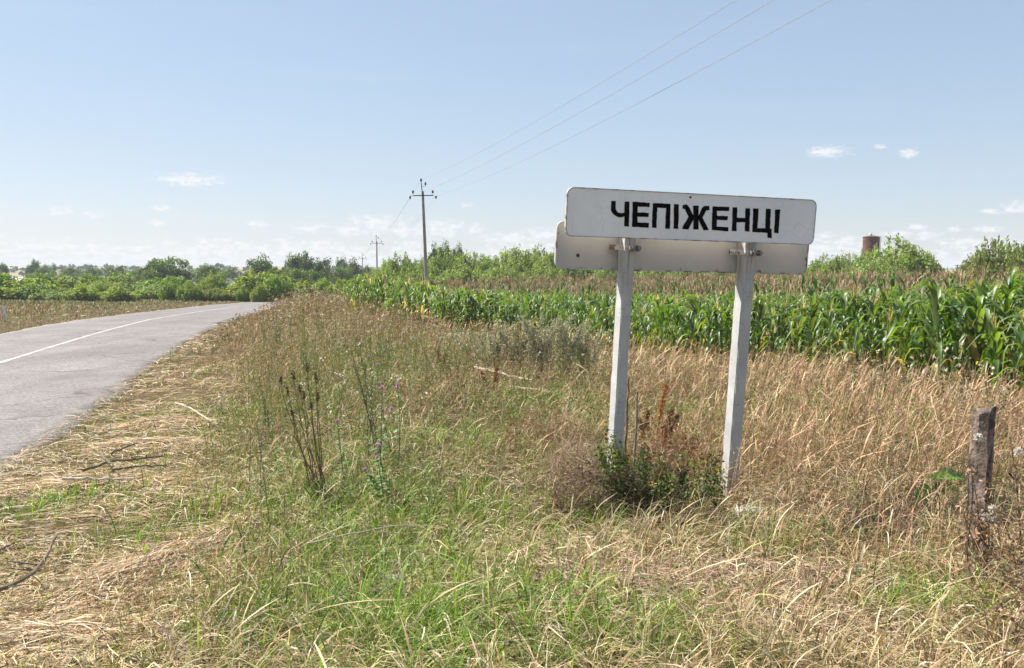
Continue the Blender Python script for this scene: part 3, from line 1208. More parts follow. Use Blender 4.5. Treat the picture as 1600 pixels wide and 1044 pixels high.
side = np.array([-LINE_DIR[1], LINE_DIR[0], 0])
for k_, (tp, lab) in enumerate(zip(tips1, ('middle overhead wire of the three rising from the nearest pole',
                                         'overhead wire from the top of the nearest pole, uppermost of three',
                                         'overhead wire nearest the sign, lowest of three rising from the pole'))):
    ex = 11.5 if k_ == 1 else (11.0 if tp[0] < tips1[1][0] else 11.75)
    e = np.array([ex, -6.0, 8.3 if k_ == 1 else 7.7])
    wire(tp, e, .75, lab, .0055)
names = ('left', 'top', 'right')
for k_ in range(3):
    wire(tips1[k_], tips2[k_], .9, 'thin overhead wire running from the %s of the nearest pole to the second pole' % ('left arm', 'top', 'right arm')[k_], .006)
    wire(tips2[k_], tips3[k_], .9, 'thin far overhead wire leaving the %s of the second pole' % ('left arm', 'top', 'right arm')[k_], .006)

# ------------------------------------------------------------------ rusty tank tower
M_TANK = noise_mat('rusty_tank', (.085, .035, .028), (.17, .075, .055), 1.2, .75, 7, .2, 20, c2=(.07, .04, .035), s2=3)
M_PALE = noise_mat('pale_metal', (.5, .5, .5), (.6, .6, .6), 5, .5)
dpt = 115
tb = at_depth(1361.5, 371, dpt)
gz = float(ground_z(tb[0], tb[1]))
tw = thing('water_tank', 'rusty red cylindrical tank showing above the bushes', 'water tank', (tb[0], tb[1], gz))
HT = tb[2] - gz
th = np.arange(28) * 2 * math.pi / 28
circ = np.column_stack([np.cos(th), np.sin(th)])
mb = MB()
R0 = 1.02
lv = [(HT - 3.4, 1.0, 0, 0)] + [(HT - 3.4 + 3.4 * i / 8, 1.0 + (.008 if i % 2 else 0), 0, 0) for i in range(1, 9)]
mb.add(*prism(circ * R0, lv))
mb.build('tank_shell', M_TANK, tw)
mb = MB()
mb.add(*prism(circ * R0, [(HT, 1.05, 0, 0), (HT + .07, 1.05, 0, 0), (HT + .22, .35, 0, 0)])).build('tank_lid', M_TANK, tw)
mb = MB()
mb.add(*prism(circ * .2, [(HT + .2, 1, -.1, 0), (HT + .45, 1, -.1, 0), (HT + .55, .5, -.1, 0)])).build('vent_cap', M_PALE, tw)
mb = MB()
mb.add(*prism(circ * .55, [(-.2, 1.1, 0, 0), (HT - 3.3, 1, 0, 0)])).build('column', M_TANK, tw)
for s in (-.18, .18):
    mb = MB()
    mb.add(*tube(np.array([(R0 + .12, s, 0), (R0 + .12, s, HT + .1)]), .025, 4)).build('ladder_rail', M_DARK, tw)

# ------------------------------------------------------------------ far houses
M_WALL = noise_mat('limewash', (.52, .52, .53), (.64, .64, .65), 1, .9)
M_SLATE = noise_mat('asbestos_slate', (.17, .155, .15), (.25, .23, .22), 3, .9)
M_WHITE_ROOF = noise_mat('pale_sheet_roof', (.6, .6, .6), (.7, .7, .7), 1, .5)
M_WIN = noise_mat('dark_window', (.02, .022, .025), (.04, .042, .045), 3, .2)


def house(px, py_ridge, depth, L_, wdt, hw, hr, rz, label, roofmat):
    p = at_depth(px, py_ridge, depth)
    gz = p[2] - hw - hr
    t = thing('house', label, 'house', (p[0], p[1], gz), rz)
    g = float(ground_z(p[0], p[1])) - gz
    mb = MB()
    l, w = L_ / 2, wdt / 2
    V = [(-l, -w, g - 1), (l, -w, g - 1), (l, w, g - 1), (-l, w, g - 1), (-l, -w, hw), (l, -w, hw), (l, w, hw), (-l, w, hw), (-l, 0, hw + hr - .05), (l, 0, hw + hr - .05)]
    mb.add(V, [np.array([[0, 1, 5, 4], [2, 3, 7, 6]]), np.array([[3, 0, 4, 8, 7], [1, 2, 6, 9, 5]])])
    mb.build('wall', M_WALL, t)
    mb = MB()
    for s in (-1, 1):
        e = .35
        q = np.array([(-l - .4, s * (w + e), hw - e * hr / w), (l + .4, s * (w + e), hw - e * hr / w), (l + .4, 0, hw + hr), (-l - .4, 0, hw + hr)])
        V = np.concatenate([q, q + [0, 0, .10]])
        mb.add(V, np.array([[0, 1, 2, 3], [7, 6, 5, 4], [0, 4, 5, 1], [1, 5, 6, 2], [2, 6, 7, 3], [3, 7, 4, 0]]))
    rf = mb.build('roof', roofmat, t)
    mb = MB()
    mb.add(*box(l * .1, l * .1 + .5, -.25, .25, hw + hr - .4, hw + hr + .7)).build('chimney', M_SLATE, rf)
    for x in (-l * .55, l * .3):
        mb = MB()
        mb.add(*box(x, x + 1.0, -w - .04, -w + .04, hw - 1.7, hw - .5)).build('window', M_WIN, t)
    mb = MB()
    mb.add(*box(-l - .04, -l + .04, -.35, .35, hw + .45, hw + 1.15)).build('attic_window', M_WIN, t)
    return t


house(372, 431.5, 190, 6.5, 5.6, 2.6, 1.9, RAD(38), 'house with grey slate gable roof above the roadside bushes', M_SLATE)
house(84, 435.5, 260, 8.0, 6, 2.4, 1.5, RAD(20), 'far house with pale white roof behind the bushes', M_WHITE_ROOF)
house(20, 434, 330, 8.0, 7, 2.6, 2.0, RAD(-10), 'small distant pale house at the edge of the village', M_WHITE_ROOF)
# === VEGETATION ===
# ------------------------------------------------------------------ trees and bushes
def leaf_cloud(P, Nrm, size, col, jitter=.18, aspect=1.5):
    """P (n,3) positions, one folded diamond leaf (2 triangles as a quad) at each"""
    n = len(P)
    Nv = nrm(Nrm + rng.normal(0, .55, (n, 3)))
    A = nrm(np.cross(Nv, rng.normal(0, 1, (n, 3))))
    B = np.cross(Nv, A)
    s = size * rng.uniform(.65, 1.35, n)
    L_ = (s * aspect * .5)[:, None]
    H_ = (s * .5)[:, None]
    V = np.stack([P - A * L_, P - B * H_ + Nv * H_ * .25, P + A * L_, P + B * H_ + Nv * H_ * .25], 1).reshape(-1, 3)
    F = np.arange(4 * n).reshape(n, 4)
    c = np.asarray(col) * (1 + rng.normal(0, jitter, (n, 1))) * (1 + rng.normal(0, .07, (n, 3)))
    return V, F, np.repeat(np.clip(c, .004, 1), 4, 0)


def make_tree(nclump, nleaf, leaf, col, seed, rx=.42, zc=.6, rzz=.38, trunk_r=.028):
    """unit-height tree: returns (trunk mesh, crown mesh)"""
    global rng
    keep = rng
    rng = np.random.default_rng(seed)
    tb_ = MB()
    P = np.array([(0, 0, -.03), (.01, 0, .15), (rng.normal(0, .02), rng.normal(0, .02), .4), (rng.normal(0, .03), rng.normal(0, .03), .75)])
    tb_.add(*tube(P, [trunk_r * 1.3, trunk_r, trunk_r * .75, trunk_r * .25], 7), (.12, .10, .08))
    cr = MB()
    for i in range(nclump):
        d = nrm(rng.normal(0, 1, 3))
        rad = rng.uniform(.25, 1.0) ** .6
        c = np.array([d[0] * rx * rad, d[1] * rx * rad, zc + d[2] * rzz * rad])
        c[2] = max(c[2], .12)
        st = np.array([0, 0, min(.7, max(.15, c[2] * .55))])
        tb_.add(*tube(np.array([st, (st + c) / 2 + [0, 0, .02], c]), [trunk_r * .5, trunk_r * .3, trunk_r * .08], 4), (.12, .10, .08))
        r = rng.uniform(.10, .19) * (rx / .42) ** .5
        m = int(nleaf / nclump * rng.uniform(.6, 1.4))
        dd = nrm(rng.normal(0, 1, (m, 3)) + [0, 0, .25])
        q = c + dd * (r * rng.uniform(.35, 1.12, (m, 1))) * [1, 1, .85]
        tone = rng.uniform(.75, 1.25)
        cr.add(*leaf_cloud(q, dd, leaf, np.array(col) * tone))
    rng = keep
    return tb_.mesh('trunk'), cr.mesh('crown')


def make_shrub(nshoot, nleaf, leaf, col, seed, spread=.55, up=1.0):
    """unit-height shrub of upright leafy shoots: (stems mesh, foliage mesh)"""
    global rng
    keep = rng
    rng = np.random.default_rng(seed)
    sb, fb = MB(), MB()
    lob = rng.uniform(.62, 1.08, 7)
    for i in range(nshoot):
        a = rng.uniform(0, 2 * math.pi)
        rr = spread * math.sqrt(rng.uniform(0, 1))
        hgt = (1.0 - .45 * (rr / spread) ** 2) * rng.uniform(.80, 1.03) * up * (1 + (lob[int(a / 6.2832 * 7) % 7] - 1) * min(1, rr / spread * 1.6))
        b0 = np.array([math.cos(a) * rr * .55, math.sin(a) * rr * .55, -.02])
        tip = np.array([math.cos(a) * rr * 1.15, math.sin(a) * rr * 1.15, hgt])
        mid = (b0 + tip) / 2 + np.array([math.cos(a), math.sin(a), 0]) * .06
        t = np.linspace(0, 1, 6)[:, None]
        P = b0 * (1 - t) ** 2 + 2 * mid * t * (1 - t) + tip * t * t
        sb.add(*tube(P, np.linspace(.012, .003, 6), 4, False), (.14, .12, .07))
        m = int(nleaf / nshoot)
        tt = rng.uniform(.12, 1, m)
        q = np.stack([np.interp(tt, t[:, 0], P[:, k]) for k in range(3)], 1)
        wdt = (.12 * (1 - tt) + .028)[:, None]
        off = rng.normal(0, 1, (m, 3))
        q = q + off * wdt * [1, 1, .7]
        q[:, 2] = np.maximum(q[:, 2], .02)
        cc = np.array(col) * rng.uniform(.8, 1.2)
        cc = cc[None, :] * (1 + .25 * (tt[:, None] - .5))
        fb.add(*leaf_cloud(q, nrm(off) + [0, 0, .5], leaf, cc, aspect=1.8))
    rng = keep
    return sb.mesh('stems'), fb.mesh('foliage')


def mats(ms, a, b):
    ms[0].materials.append(a)
    ms[1].materials.append(b)
    return ms


G_DARK, G_MID, G_LITE = (.085, .13, .045), (.12, .18, .05), (.21, .29, .06)
TREES = [mats(make_tree(44, 6000, .034, c, 20 + i, rx, zc, rz_), M_WOODY, M_LEAF) for i, (c, rx, zc, rz_) in enumerate(
    ((G_MID, .48, .56, .42), (G_DARK, .44, .56, .42), (G_MID, .55, .52, .44), ((.10, .15, .06), .46, .55, .42), (G_DARK, .52, .5, .46)))]
FART = [mats(make_tree(14, 420, .10, c, 60 + i, .5, .52, .42), M_WOODY, M_LEAF) for i, c in enumerate(((.07, .10, .05), (.08, .115, .05), (.065, .10, .05)))]
SHRUBS = [mats(make_shrub(100, 9000, .044, c, 80 + i, sp), M_WOODY, M_LEAF) for i, (c, sp) in enumerate(
    ((G_LITE, .6), ((.24, .30, .055), .7), ((.18, .26, .06), .65), ((.25, .295, .075), .55)))]
WILLOW = [mats(make_shrub(150, 13000, .034, c, 90 + i, sp), M_WOODY, M_LEAF) for i, (c, sp) in enumerate(
    (((.23, .29, .095), .7), ((.25, .31, .10), .8), ((.21, .275, .09), .65)))]
OLIVE = [mats(make_shrub(150, 13000, .038, (.20, .23, .085), 97, .85), M_WOODY, M_LEAF)]


def plant(kind, names, proto, px, py_top, wpx, depth, label, cat, group, rz=None, sink=.0, unitw=1.0):
    p = at_depth(px, py_top, depth)
    gz = float(ground_z(p[0], p[1]))
    H = max(.4, p[2] - gz + sink) * (1.1 if kind == 'bush' else 1.04)
    Wd = wpx / FPX * depth
    t = thing(kind, label, cat, (p[0], p[1], gz - sink), random.uniform(0, 6.28) if rz is None else rz, group)
    t.scale = (Wd / unitw, Wd / unitw, H)
    for nme, me in zip(names, proto):
        link(nme, me, None, t)
    return t


TN = ('trunk', 'crown')
SN = ('stems', 'foliage')
tree_list = [
    (262, 402, 66, 135, 0, 'large round-crowned green tree, tallest over the roadside bushes'),
    (232, 414, 34, 150, 1, 'dark tree half merged with the left flank of the large round tree'),
    (322, 417, 62, 150, 2, 'low broad green tree between the large round tree and the grey roof'),
    (408, 404, 56, 132, 3, 'grey-green bushy tree just behind the grey-roofed house'),
    (455, 403, 34, 150, 3, 'olive tree with an open top right of the grey-roofed house'),
    (474, 400, 44, 140, 1, 'dark tall tree with a rounded top beside the road bend'),
    (503, 405, 32, 140, 4, 'dark ball-shaped tree at the end of the village tree row'),
    (466, 419, 64, 105, 0, 'wide mid-green tree in front of the dark round trees'),
    (497, 424, 36, 102, 4, 'small deep green tree right of the wide mid-green one'),
    (428, 421, 36, 112, 2, 'small tree between the grey roof and the wide tree'),
    (531, 404, 20, 170, 4, 'narrow dark pointed tree left of the far power pole'),
    (550, 408, 36, 165, 3, 'rounded tree directly behind the far power pole'),
    (536, 416, 40, 150, 0, 'low green tree at the foot of the pointed one'),
    (575, 418, 26, 170, 2, 'low tree between the far pole and the second pole'),
    (52, 410, 24, 230, 1, 'taller dark tree of the pair at far left'),
    (77, 412, 24, 225, 0, 'rounder lighter tree of the pair at far left'),
    (64, 420, 38, 210, 2, 'low tree filling the gap under the pair at far left'),
    (179, 417, 36, 175, 4, 'dark green dome-shaped tree left of the large round tree'),
    (108, 420, 40, 215, 2, 'wide low tree right of the pair at far left'),
    (140, 418, 34, 220, 3, 'grey-green low tree behind the light hedge'),
    (-6, 414, 34, 190, 1, 'dark tree cut off by the left picture edge'),
    (210, 421, 34, 185, 0, 'small tree between the dome-shaped and the large round tree'),
    (362, 420, 30, 190, 3, 'pale grey-green tree above the grey house roof'),
    (678, 386, 26, 118, 3, 'leftmost airy tree top rising behind the bushes by the pole'),
    (695, 383, 30, 120, 3, 'middle airy tree top rising behind the bushes by the pole'),
    (716, 386, 26, 118, 3, 'rightmost airy tree top rising behind the bushes by the pole'),
]
for (px, py, w, d, k_, lab) in tree_list:
    plant('tree', TN, TREES[k_], px, py, w, d, lab, 'tree', 'village trees beyond the road')
ordw = ('first second third fourth fifth sixth seventh eighth ninth tenth eleventh twelfth thirteenth fourteenth fifteenth sixteenth '
        'seventeenth eighteenth nineteenth twentieth twenty-first twenty-second twenty-third twenty-fourth twenty-fifth twenty-sixth').split()
far = [(4, 414, 12), (21, 416, 15), (36, 418, 12), (96, 414, 12), (111, 413, 10), (124, 416, 12), (135, 413, 16), (147, 415, 12), (160, 418, 9), (168, 412, 9), (174, 414, 7),
       (192, 415, 15), (212, 415, 15), (228, 419, 9), (297, 415, 10), (311, 418, 9), (330, 414, 8), (341, 411, 12), (349, 413, 8), (357, 415, 7), (368, 417, 13), (384, 416, 8), (518, 415, 12), (560, 414, 12)]
for i, (px, py, w) in enumerate(far):
    plant('tree', TN, FART[i % 3], px, py, w * 1.25, 520 + 60 * math.sin(i * 2.1), 'small distant hazy tree on the skyline, %s from the left' % ordw[i], 'tree', 'distant trees on the skyline')
# low scrub in front of the roadside bushes
for i in range(16):
    plant('bush', SN, (SHRUBS + OLIVE + WILLOW)[(i * 5) % 8], -8 + i * 28 + random.uniform(-9, 9), random.uniform(440, 455), random.uniform(20, 52), random.uniform(70, 77), 'low scrubby bush at the foot of the roadside row, %s from the left' % ordw[i], 'bush', 'low scrub across the road', unitw=1.15)
# roadside bushes on the far side of the road
px = -18
i = 0
specs = []
while px < 455:
    w = random.uniform(26, 82)
    specs.append((px, random.choice((422, 426, 430, 435, 440, 446)) + random.uniform(-1, 1), w, random.uniform(74, 94)))
    px += w * random.uniform(.32, .66)
    i += 1
vis = 0
for (px, top, w, d) in specs:
    plant('bush', SN, random.choice(SHRUBS + SHRUBS + WILLOW + OLIVE), px, top + (8 if 345 < px < 385 else 0), w, d, 'bright green bush in the row across the road, %s from the left' % ordw[vis], 'bush', 'bushes across the road', unitw=1.15)
    vis += 1
for i, (px, top, w, d) in enumerate(((430, 432, 46, 74), (475, 438, 40, 76), (505, 434, 44, 84), (540, 436, 40, 88), (565, 432, 38, 92))):
    plant('bush', SN, SHRUBS[(i + 2) % 4], px, top, w, d, 'green bush near the road bend, %s from the left' % ordw[i], 'bush', 'bushes at the road bend', unitw=1.15)
for i, (px, top, w, d) in enumerate(sorted(((608, 407, 48, 84), (632, 397, 58, 82), (662, 404, 52, 84), (700, 393, 66, 80), (735, 396, 60, 84), (768, 402, 60, 80), (806, 389, 72, 82), (842, 386, 62, 84), (872, 394, 60, 80),
                                     (905, 398, 60, 82), (955, 404, 60, 80), (1010, 408, 66, 80), (1070, 406, 66, 78), (1130, 410, 66, 76), (1185, 406, 60, 74), (650, 418, 60, 74), (720, 414, 70, 74), (785, 414, 70, 73), (850, 412, 70, 73), (590, 421, 50, 78)))):
    plant('bush', SN, WILLOW[i % 3], px, top, w, d, 'feathery willow bush behind the corn, %s from the left' % ordw[i], 'bush', 'willow bushes behind the cornfield', unitw=1.35)
for i, (px, top, w, d, lab) in enumerate(((1285, 401, 60, 66, 'low willow bush beside the end of the sign plate'), (1322, 398, 56, 64, 'willow bush left of the rusty tank'), (1356, 392, 50, 62, 'willow bush hiding the foot of the rusty tank'),
                                          (1404, 374, 112, 60, 'tall feathery willow bush right of the rusty tank'), (1436, 392, 46, 61, 'outermost drooping willow bush right of the tank'),
                                          (1240, 404, 50, 68, 'willow bush half hidden behind the rear sign plate'), (1375, 405, 90, 57, 'low willow growth in front of the rusty tank'))):
    plant('bush', SN, WILLOW[i % 3], px, top, w, d, lab, 'bush', 'willow bushes round the tank', unitw=1.35)
for i, (px, top, w, d, lab) in enumerate(((1530, 398, 90, 44, 'low sloping end of the olive thicket above the corn'), (1562, 377, 92, 44, 'peak of the olive thicket above the corn'), (1604, 384, 104, 43, 'olive bush at the right picture edge'), (1665, 384, 90, 44, 'olive bush beyond the right picture edge'))):
    plant('bush', SN, OLIVE[0], px, top, w, d, lab, 'bush', 'olive thicket at the field edge', unitw=1.6)

# ------------------------------------------------------------------ corn
def corn_leaf(z0, az, length, width, a0, a1, bend, seed_rng, S=9, green=(.06, .135, .02)):
    t = np.linspace(0, 1, S)
    ang = a0 + (a1 - a0) * sst(bend - .18, bend + .18, t)
    ds = length / (S - 1)
    r = np.concatenate([[0], np.cumsum(np.cos((ang[1:] + ang[:-1]) / 2) * ds)])
    z = np.concatenate([[0], np.cumsum(np.sin((ang[1:] + ang[:-1]) / 2) * ds)])
    d = np.array([math.cos(az), math.sin(az), 0])
    sd = np.array([-math.sin(az), math.cos(az), 0])
    sway = seed_rng.normal(0, .06) * length * t ** 2
    C = d[None] * (r[:, None] + .008) + np.array([0, 0, 1])[None] * (z0 + z)[:, None] + sd[None] * sway[:, None]
    hw = width * .5 * (1 + .12 * np.sin(t * 19 + seed_rng.uniform(0, 6))) * np.clip(np.minimum(.45 + t * 4, 1.0) * 1.12 * (1 - t) ** .62, .03, 1)
    tw = seed_rng.normal(0, .35) * t
    nv = np.stack([-np.sin(ang)[:, None] * d[None] + np.cos(ang)[:, None] * np.array([0, 0, 1])[None]], 0)[0]
    side_ = sd[None] * np.cos(tw)[:, None] + nv * np.sin(tw)[:, None]
    fold = nv * (hw * .38)[:, None]
    c = np.array(green) * seed_rng.uniform(.6, 1.6)
    col = np.repeat(c[None], S, 0)
    if seed_rng.uniform() < .4:
        col = col * (1 - sst(.75, 1, t)[:, None]) + np.array((.34, .26, .12)) * sst(.75, 1, t)[:, None]
    col[:, 0] += .012 * seed_rng.uniform()
    return ribbons(C[None], side_[None], hw[None], col[None], fold[None])


def make_corn(seed, tassel=False, nleaf=10, S=9, dry=False):
    r = np.random.default_rng(seed)
    parts = []
    st = MB()
    gc = (.07, .12, .025) if not dry else (.32, .25, .13)
    P = np.array([(0, 0, -.03), (.004, .003, .35), (.01, 0, .8)])
    st.add(*tube(P, [.014, .012, .007], 5), gc)
    parts.append(('stalk', st))
    az = r.uniform(0, 6.28)
    for i in range(nleaf):
        f = i / (nleaf - 1)
        mb = MB()
        L_ = (.28 + .28 * math.sin(math.pi * (.15 + .75 * f))) * r.uniform(.7, 1.25)
        g = (.075, .148, .026)
        if not dry and f < .28 and r.uniform() < .55:
            g = (.30, .24, .11)
        if dry:
            g = (.33, .235, .14) if r.uniform() < .52 else (.16, .20, .06)
        mb.add(*corn_leaf(.06 + .74 * f, az + (i % 2) * math.pi + r.normal(0, .8), L_ * (.62 if f > .9 else 1), (r.uniform(.022, .038) if dry else r.uniform(.042, .066)), RAD(r.uniform(38, 72) + 14 * f), RAD(r.uniform(-95, -35) + 60 * max(0, f - .6) * 2), r.uniform(.28, .66), r, S, g))
        parts.append(('leaf', mb))
    if tassel:
        mb = MB()
        n_ = 8
        for j in range(n_):
            a = r.uniform(0, 6.28)
            le = r.uniform(.12, .2) if j else .28
            t = np.linspace(0, 1, 4)
            sp_ = (.3 if j else .02)
            C = np.stack([.01 + np.cos(a) * sp_ * le * t ** 1.3, np.sin(a) * sp_ * le * t ** 1.3, .78 + (0 if j == 0 else .03 * r.uniform()) + le * t], 1)
            V, F, c = ribbons(C[None], np.array([[[math.sin(a), -math.cos(a), 0]]]), np.array([[.004, .006, .005, .002]]), np.tile(np.array((.42, .30, .19)) * r.uniform(.8, 1.2), (1, 4, 1)))
            mb.add(V, F, c)
        parts.append(('tassel', mb))
    return parts


CP_ = [make_corn(200 + i, i % 3 == 1, 16 + i % 3) for i in range(10)]
CORN_PARTS = []
CORN_ONE = []
for parts in CP_:
    lst = []
    allm = MB()
    for nme, mb in parts:
        me = mb.mesh(nme, nme == 'leaf')
        me.materials.append(M_CORN)
        lst.append((nme, me))
        V, F, C = mb.arrays()
        allm.add(V, [f for f in F.values()], C)
    CORN_PARTS.append(lst)
    me = allm.mesh('corn_plant', True)
    me.materials.append(M_CORN)
    CORN_ONE.append((me, allm.arrays()))
CD = []
for i in range(6):
    allm = MB()
    for nme, mb in make_corn(260 + i, True, 8, 4, True):
        V, F, C = mb.arrays()
        allm.add(V, [f for f in F.values()], C)
    CD.append(allm.arrays())
CLO = []
for i in range(6):
    allm = MB()
    for nme, mb in make_corn(280 + i, False, 10, 5):
        V, F, C = mb.arrays()
        allm.add(V, [f for f in F.values()], C)
    CLO.append(allm.arrays())

# front edge of the field, from the right picture edge to the far left end
edge = np.array([ground_at(px, py)[:2] for px, py in ((1780, 672), (1600, 642), (1400, 608), (1200, 578), (1060, 560), (950, 548), (850, 533), (740, 519), (640, 506), (560, 494), (525, 484))])
seg = np.linalg.norm(np.diff(edge, axis=0), axis=1)
cum = np.concatenate([[0], np.cumsum(seg)])
ndir = nrm(np.array([.80, .60]))


def on_edge(s):
    return np.stack([np.interp(s, cum, edge[:, 0]), np.interp(s, cum, edge[:, 1])], -1)


spots = []
for row in range(12):
    s = rng.uniform(0, .2)
    while s < cum[-1]:
        p = on_edge(s) + ndir * (row * .60 + rng.normal(0, .12) + 1.1 * (fbm(np.array(s * .45), np.array(3.0), 61) - .5))
        if row < 2 and rng.uniform() < .22 or fbm(p[0] * .9, p[1] * .9, 19) < .30:
            s += rng.uniform(.14, .25)
            continue
        spots.append((p[0] + rng.normal(0, .05), p[1] + rng.normal(0, .05), row, s / cum[-1]))
        s += rng.uniform(.14, .25)
spots = np.array(spots)
fr = spots[:, 3]
HT_ = np.interp(fr, [0, .12, .25, .45, 1.0], [1.66, 1.54, 1.28, 1.12, 1.05]) * rng.uniform(.66, 1.16, len(fr)) * np.where(spots[:, 2] < 1, rng.uniform(.6, 1.05, len(fr)), 1)
dist = np.hypot(spots[:, 0], spots[:, 1])
inview = np.abs(spots[:, 0] / spots[:, 1]) < .66
score = np.where(inview, (HT_ / dist) / (1 + .55 * spots[:, 2]), 0)
order = np.argsort(-score)


def merge_copies(protos, idx, pos, scl, rz, lean=.05):
    Vs, Cs, Fs, off = [], [], {}, 0
    for k_, (pv, pf, pc) in enumerate(protos):
        sel = np.where(idx == k_)[0]
        if len(sel) == 0:
            continue
        c, s = np.cos(rz[sel]), np.sin(rz[sel])
        V = np.repeat(pv[None], len(sel), 0) * scl[sel][:, None, :]
        X_ = V[..., 0] * c[:, None] - V[..., 1] * s[:, None]
        Y_ = V[..., 0] * s[:, None] + V[..., 1] * c[:, None]
        ln = rng.normal(0, lean, (len(sel), 2))
        X_ += ln[:, :1] * V[..., 2]
        Y_ += ln[:, 1:] * V[..., 2]
        V = np.stack([X_, Y_, V[..., 2]], -1) + pos[sel][:, None, :]
        n_ = len(pv)
        for q, f in pf.items():
            Fs.setdefault(q, []).append((f[None] + off + (np.arange(len(sel)) * n_)[:, None, None]).reshape(-1, q))
        Vs.append(V.reshape(-1, 3))
        tone = rng.uniform(.8, 1.2, (len(sel), 1, 1))
        Cs.append((pc[None] * tone).reshape(-1, 3))
        off += n_ * len(sel)
    return np.concatenate(Vs), [np.concatenate(v) for v in Fs.values()], np.concatenate(Cs)


GZ = ground_z(spots[:, 0], spots[:, 1])
for j, i in enumerate(order[:300]):
    k_ = int(rng.integers(10))
    x, y = spots[i, 0], spots[i, 1]
    h = HT_[i] / .95
    lab = 'green corn plant with drooping leaves in the front strip of the field'
    if j < 80:
        t = thing('corn_plant', lab, 'corn plant', (x, y, GZ[i]), rng.uniform(0, 6.28), 'green corn plants at the field edge')
        for nme, me in CORN_PARTS[k_]:
            link(nme, me, None, t)
    else:
        t = tag(link('corn_plant', CORN_ONE[k_][0]), lab, 'corn plant', 'green corn plants at the field edge')
        t.location = (x, y, GZ[i])
        t.rotation_euler = (0, 0, rng.uniform(0, 6.28))
    t.rotation_euler.x = rng.normal(0, .05)
    t.rotation_euler.y = rng.normal(0, .05)
    wsc = h * rng.uniform(.8, 1.1)
    t.scale = (wsc, wsc, h)
# the one tall plant at the right edge
gp = ground_at(1572, 600)
t = thing('corn_plant', 'tallest corn plant, sticking up above the others at the right edge', 'corn plant', gp, 1.1, 'green corn plants at the field edge')
for nme, me in CORN_PARTS[9]:
    link(nme, me, None, t)
t.scale = (1.55, 1.55, 2.0)
rest = order[300:]
pos = np.column_stack([spots[rest, 0], spots[rest, 1], GZ[rest]])
h = HT_[rest] / .95
V, F, C = merge_copies(CLO, rng.integers(0, 6, len(rest)), pos, np.column_stack([h, h, h]) * [.95, .95, 1], rng.uniform(0, 6.28, len(rest)))
tag(link('green_corn_stand', mesh_from('green_corn_stand', V, F, C, True), M_CORN), 'mass of green corn filling the strip behind its front plants', 'corn', kind='stuff')
# ripening, tasselled corn behind
pts = []
for row in range(64):
    sp_ = .40 + row * .016
    s = np.arange(-6, cum[-1] + 16, sp_) + rng.uniform(0, sp_)
    p = on_edge(np.clip(s, 0, None)) + ndir * (7.4 + row * .68)
    ext = np.minimum(s, 0)[:, None] * nrm(edge[1] - edge[0])
    p = p + ext + np.maximum(s - cum[-1], 0)[:, None] * nrm(edge[-1] - edge[-3]) + rng.normal(0, .08, p.shape)
    pts.append(p)
pts = np.concatenate(pts)
pts = pts[(np.abs(pts[:, 0] / pts[:, 1]) < .68) & (pts[:, 1] < 66)]
fx = pts[:, 0] / pts[:, 1]
hh = np.interp(fx, [-.25, -.1, .1, .3, .6], [1.2, 1.38, 1.55, 1.72, 1.9]) * rng.uniform(.72, 1.14, len(pts)) * (.9 + .2 * fbm(pts[:, 0] * .3, pts[:, 1] * .3, 31))
pos = np.column_stack([pts, ground_z(pts[:, 0], pts[:, 1])])
gmix = (rng.uniform(0, 1, len(pts)) < np.clip(.55 - (pts[:, 1] - 20) * .012, .12, .5) * (fbm(pts[:, 0] * .25, pts[:, 1] * .25, 37) > .42))
V, F, C = merge_copies(CD + CLO, np.where(gmix, rng.integers(6, 12, len(pts)), rng.integers(0, 6, len(pts))), pos, np.column_stack([hh * .8, hh * .8, hh * .92]), rng.uniform(0, 6.28, len(pts)))
tag(link('ripe_corn_stand', mesh_from('ripe_corn_stand', V, F, C, True), M_DRY), 'brown tasselled ripening corn filling the back of the field', 'corn', kind='stuff')

# ------------------------------------------------------------------ grass and weeds: where each kind grows
def blob(px, py, rx, ry):
    """patch of ground around a photo point; rx, ry in metres"""
    g = ground_at(px, py)
    return (g[0], g[1], rx, ry)


GREEN = [blob(700, 1000, .9, .7), blob(480, 960, .5, .7), blob(1000, 1030, .5, .35), blob(560, 720, 1.0, 1.0), blob(650, 800, 1.3, .8),
         blob(420, 650, .8, 1.1), blob(870, 630, .9, 1.6), blob(960, 820, .9, .35), blob(800, 960, .6, .5), blob(240, 860, .4, .3),
         blob(210, 670, .5, .6), blob(150, 780, .3, .3), blob(60, 640, .2, .4), blob(1080, 650, .6, .8), blob(30, 810, .4, .4),
         blob(1450, 960, .4, .3), blob(620, 900, .8, .5), blob(380, 820, .7, .6), blob(540, 860, .9, .6), blob(700, 700, .8, .8), blob(1260, 860, .5, .3), blob(330, 900, .5, .3), blob(900, 1010, .8, .5)]
THATCH = [blob(1130, 920, .9, .35), blob(1250, 990, .6, .3), blob(900, 770, .4, .4), blob(820, 770, .4, .5), blob(950, 900, .5, .3)]
HAY = [blob(250, 895, .42, .85), blob(150, 760, .8, .25), blob(250, 670, .7, .5), blob(60, 1010, .6, .3), blob(120, 830, .5, .3), blob(290, 620, .6, .9), blob(340, 560, .6, 1.4)]
WEEDY = [blob(440, 520, 1.6, 5.5), blob(400, 500, 1.5, 7), blob(480, 505, 1.8, 7), blob(540, 540, 1.4, 3), blob(640, 575, 1.2, 1.6), blob(390, 560, .7, 2.5), blob(470, 610, 1.0, 1.8), blob(560, 620, 1.2, 1.8), blob(420, 640, .5, 1.0), blob(680, 640, 1.2, 1.2), blob(780, 600, 1.2, 1.5), blob(540, 700, .7, .8)]
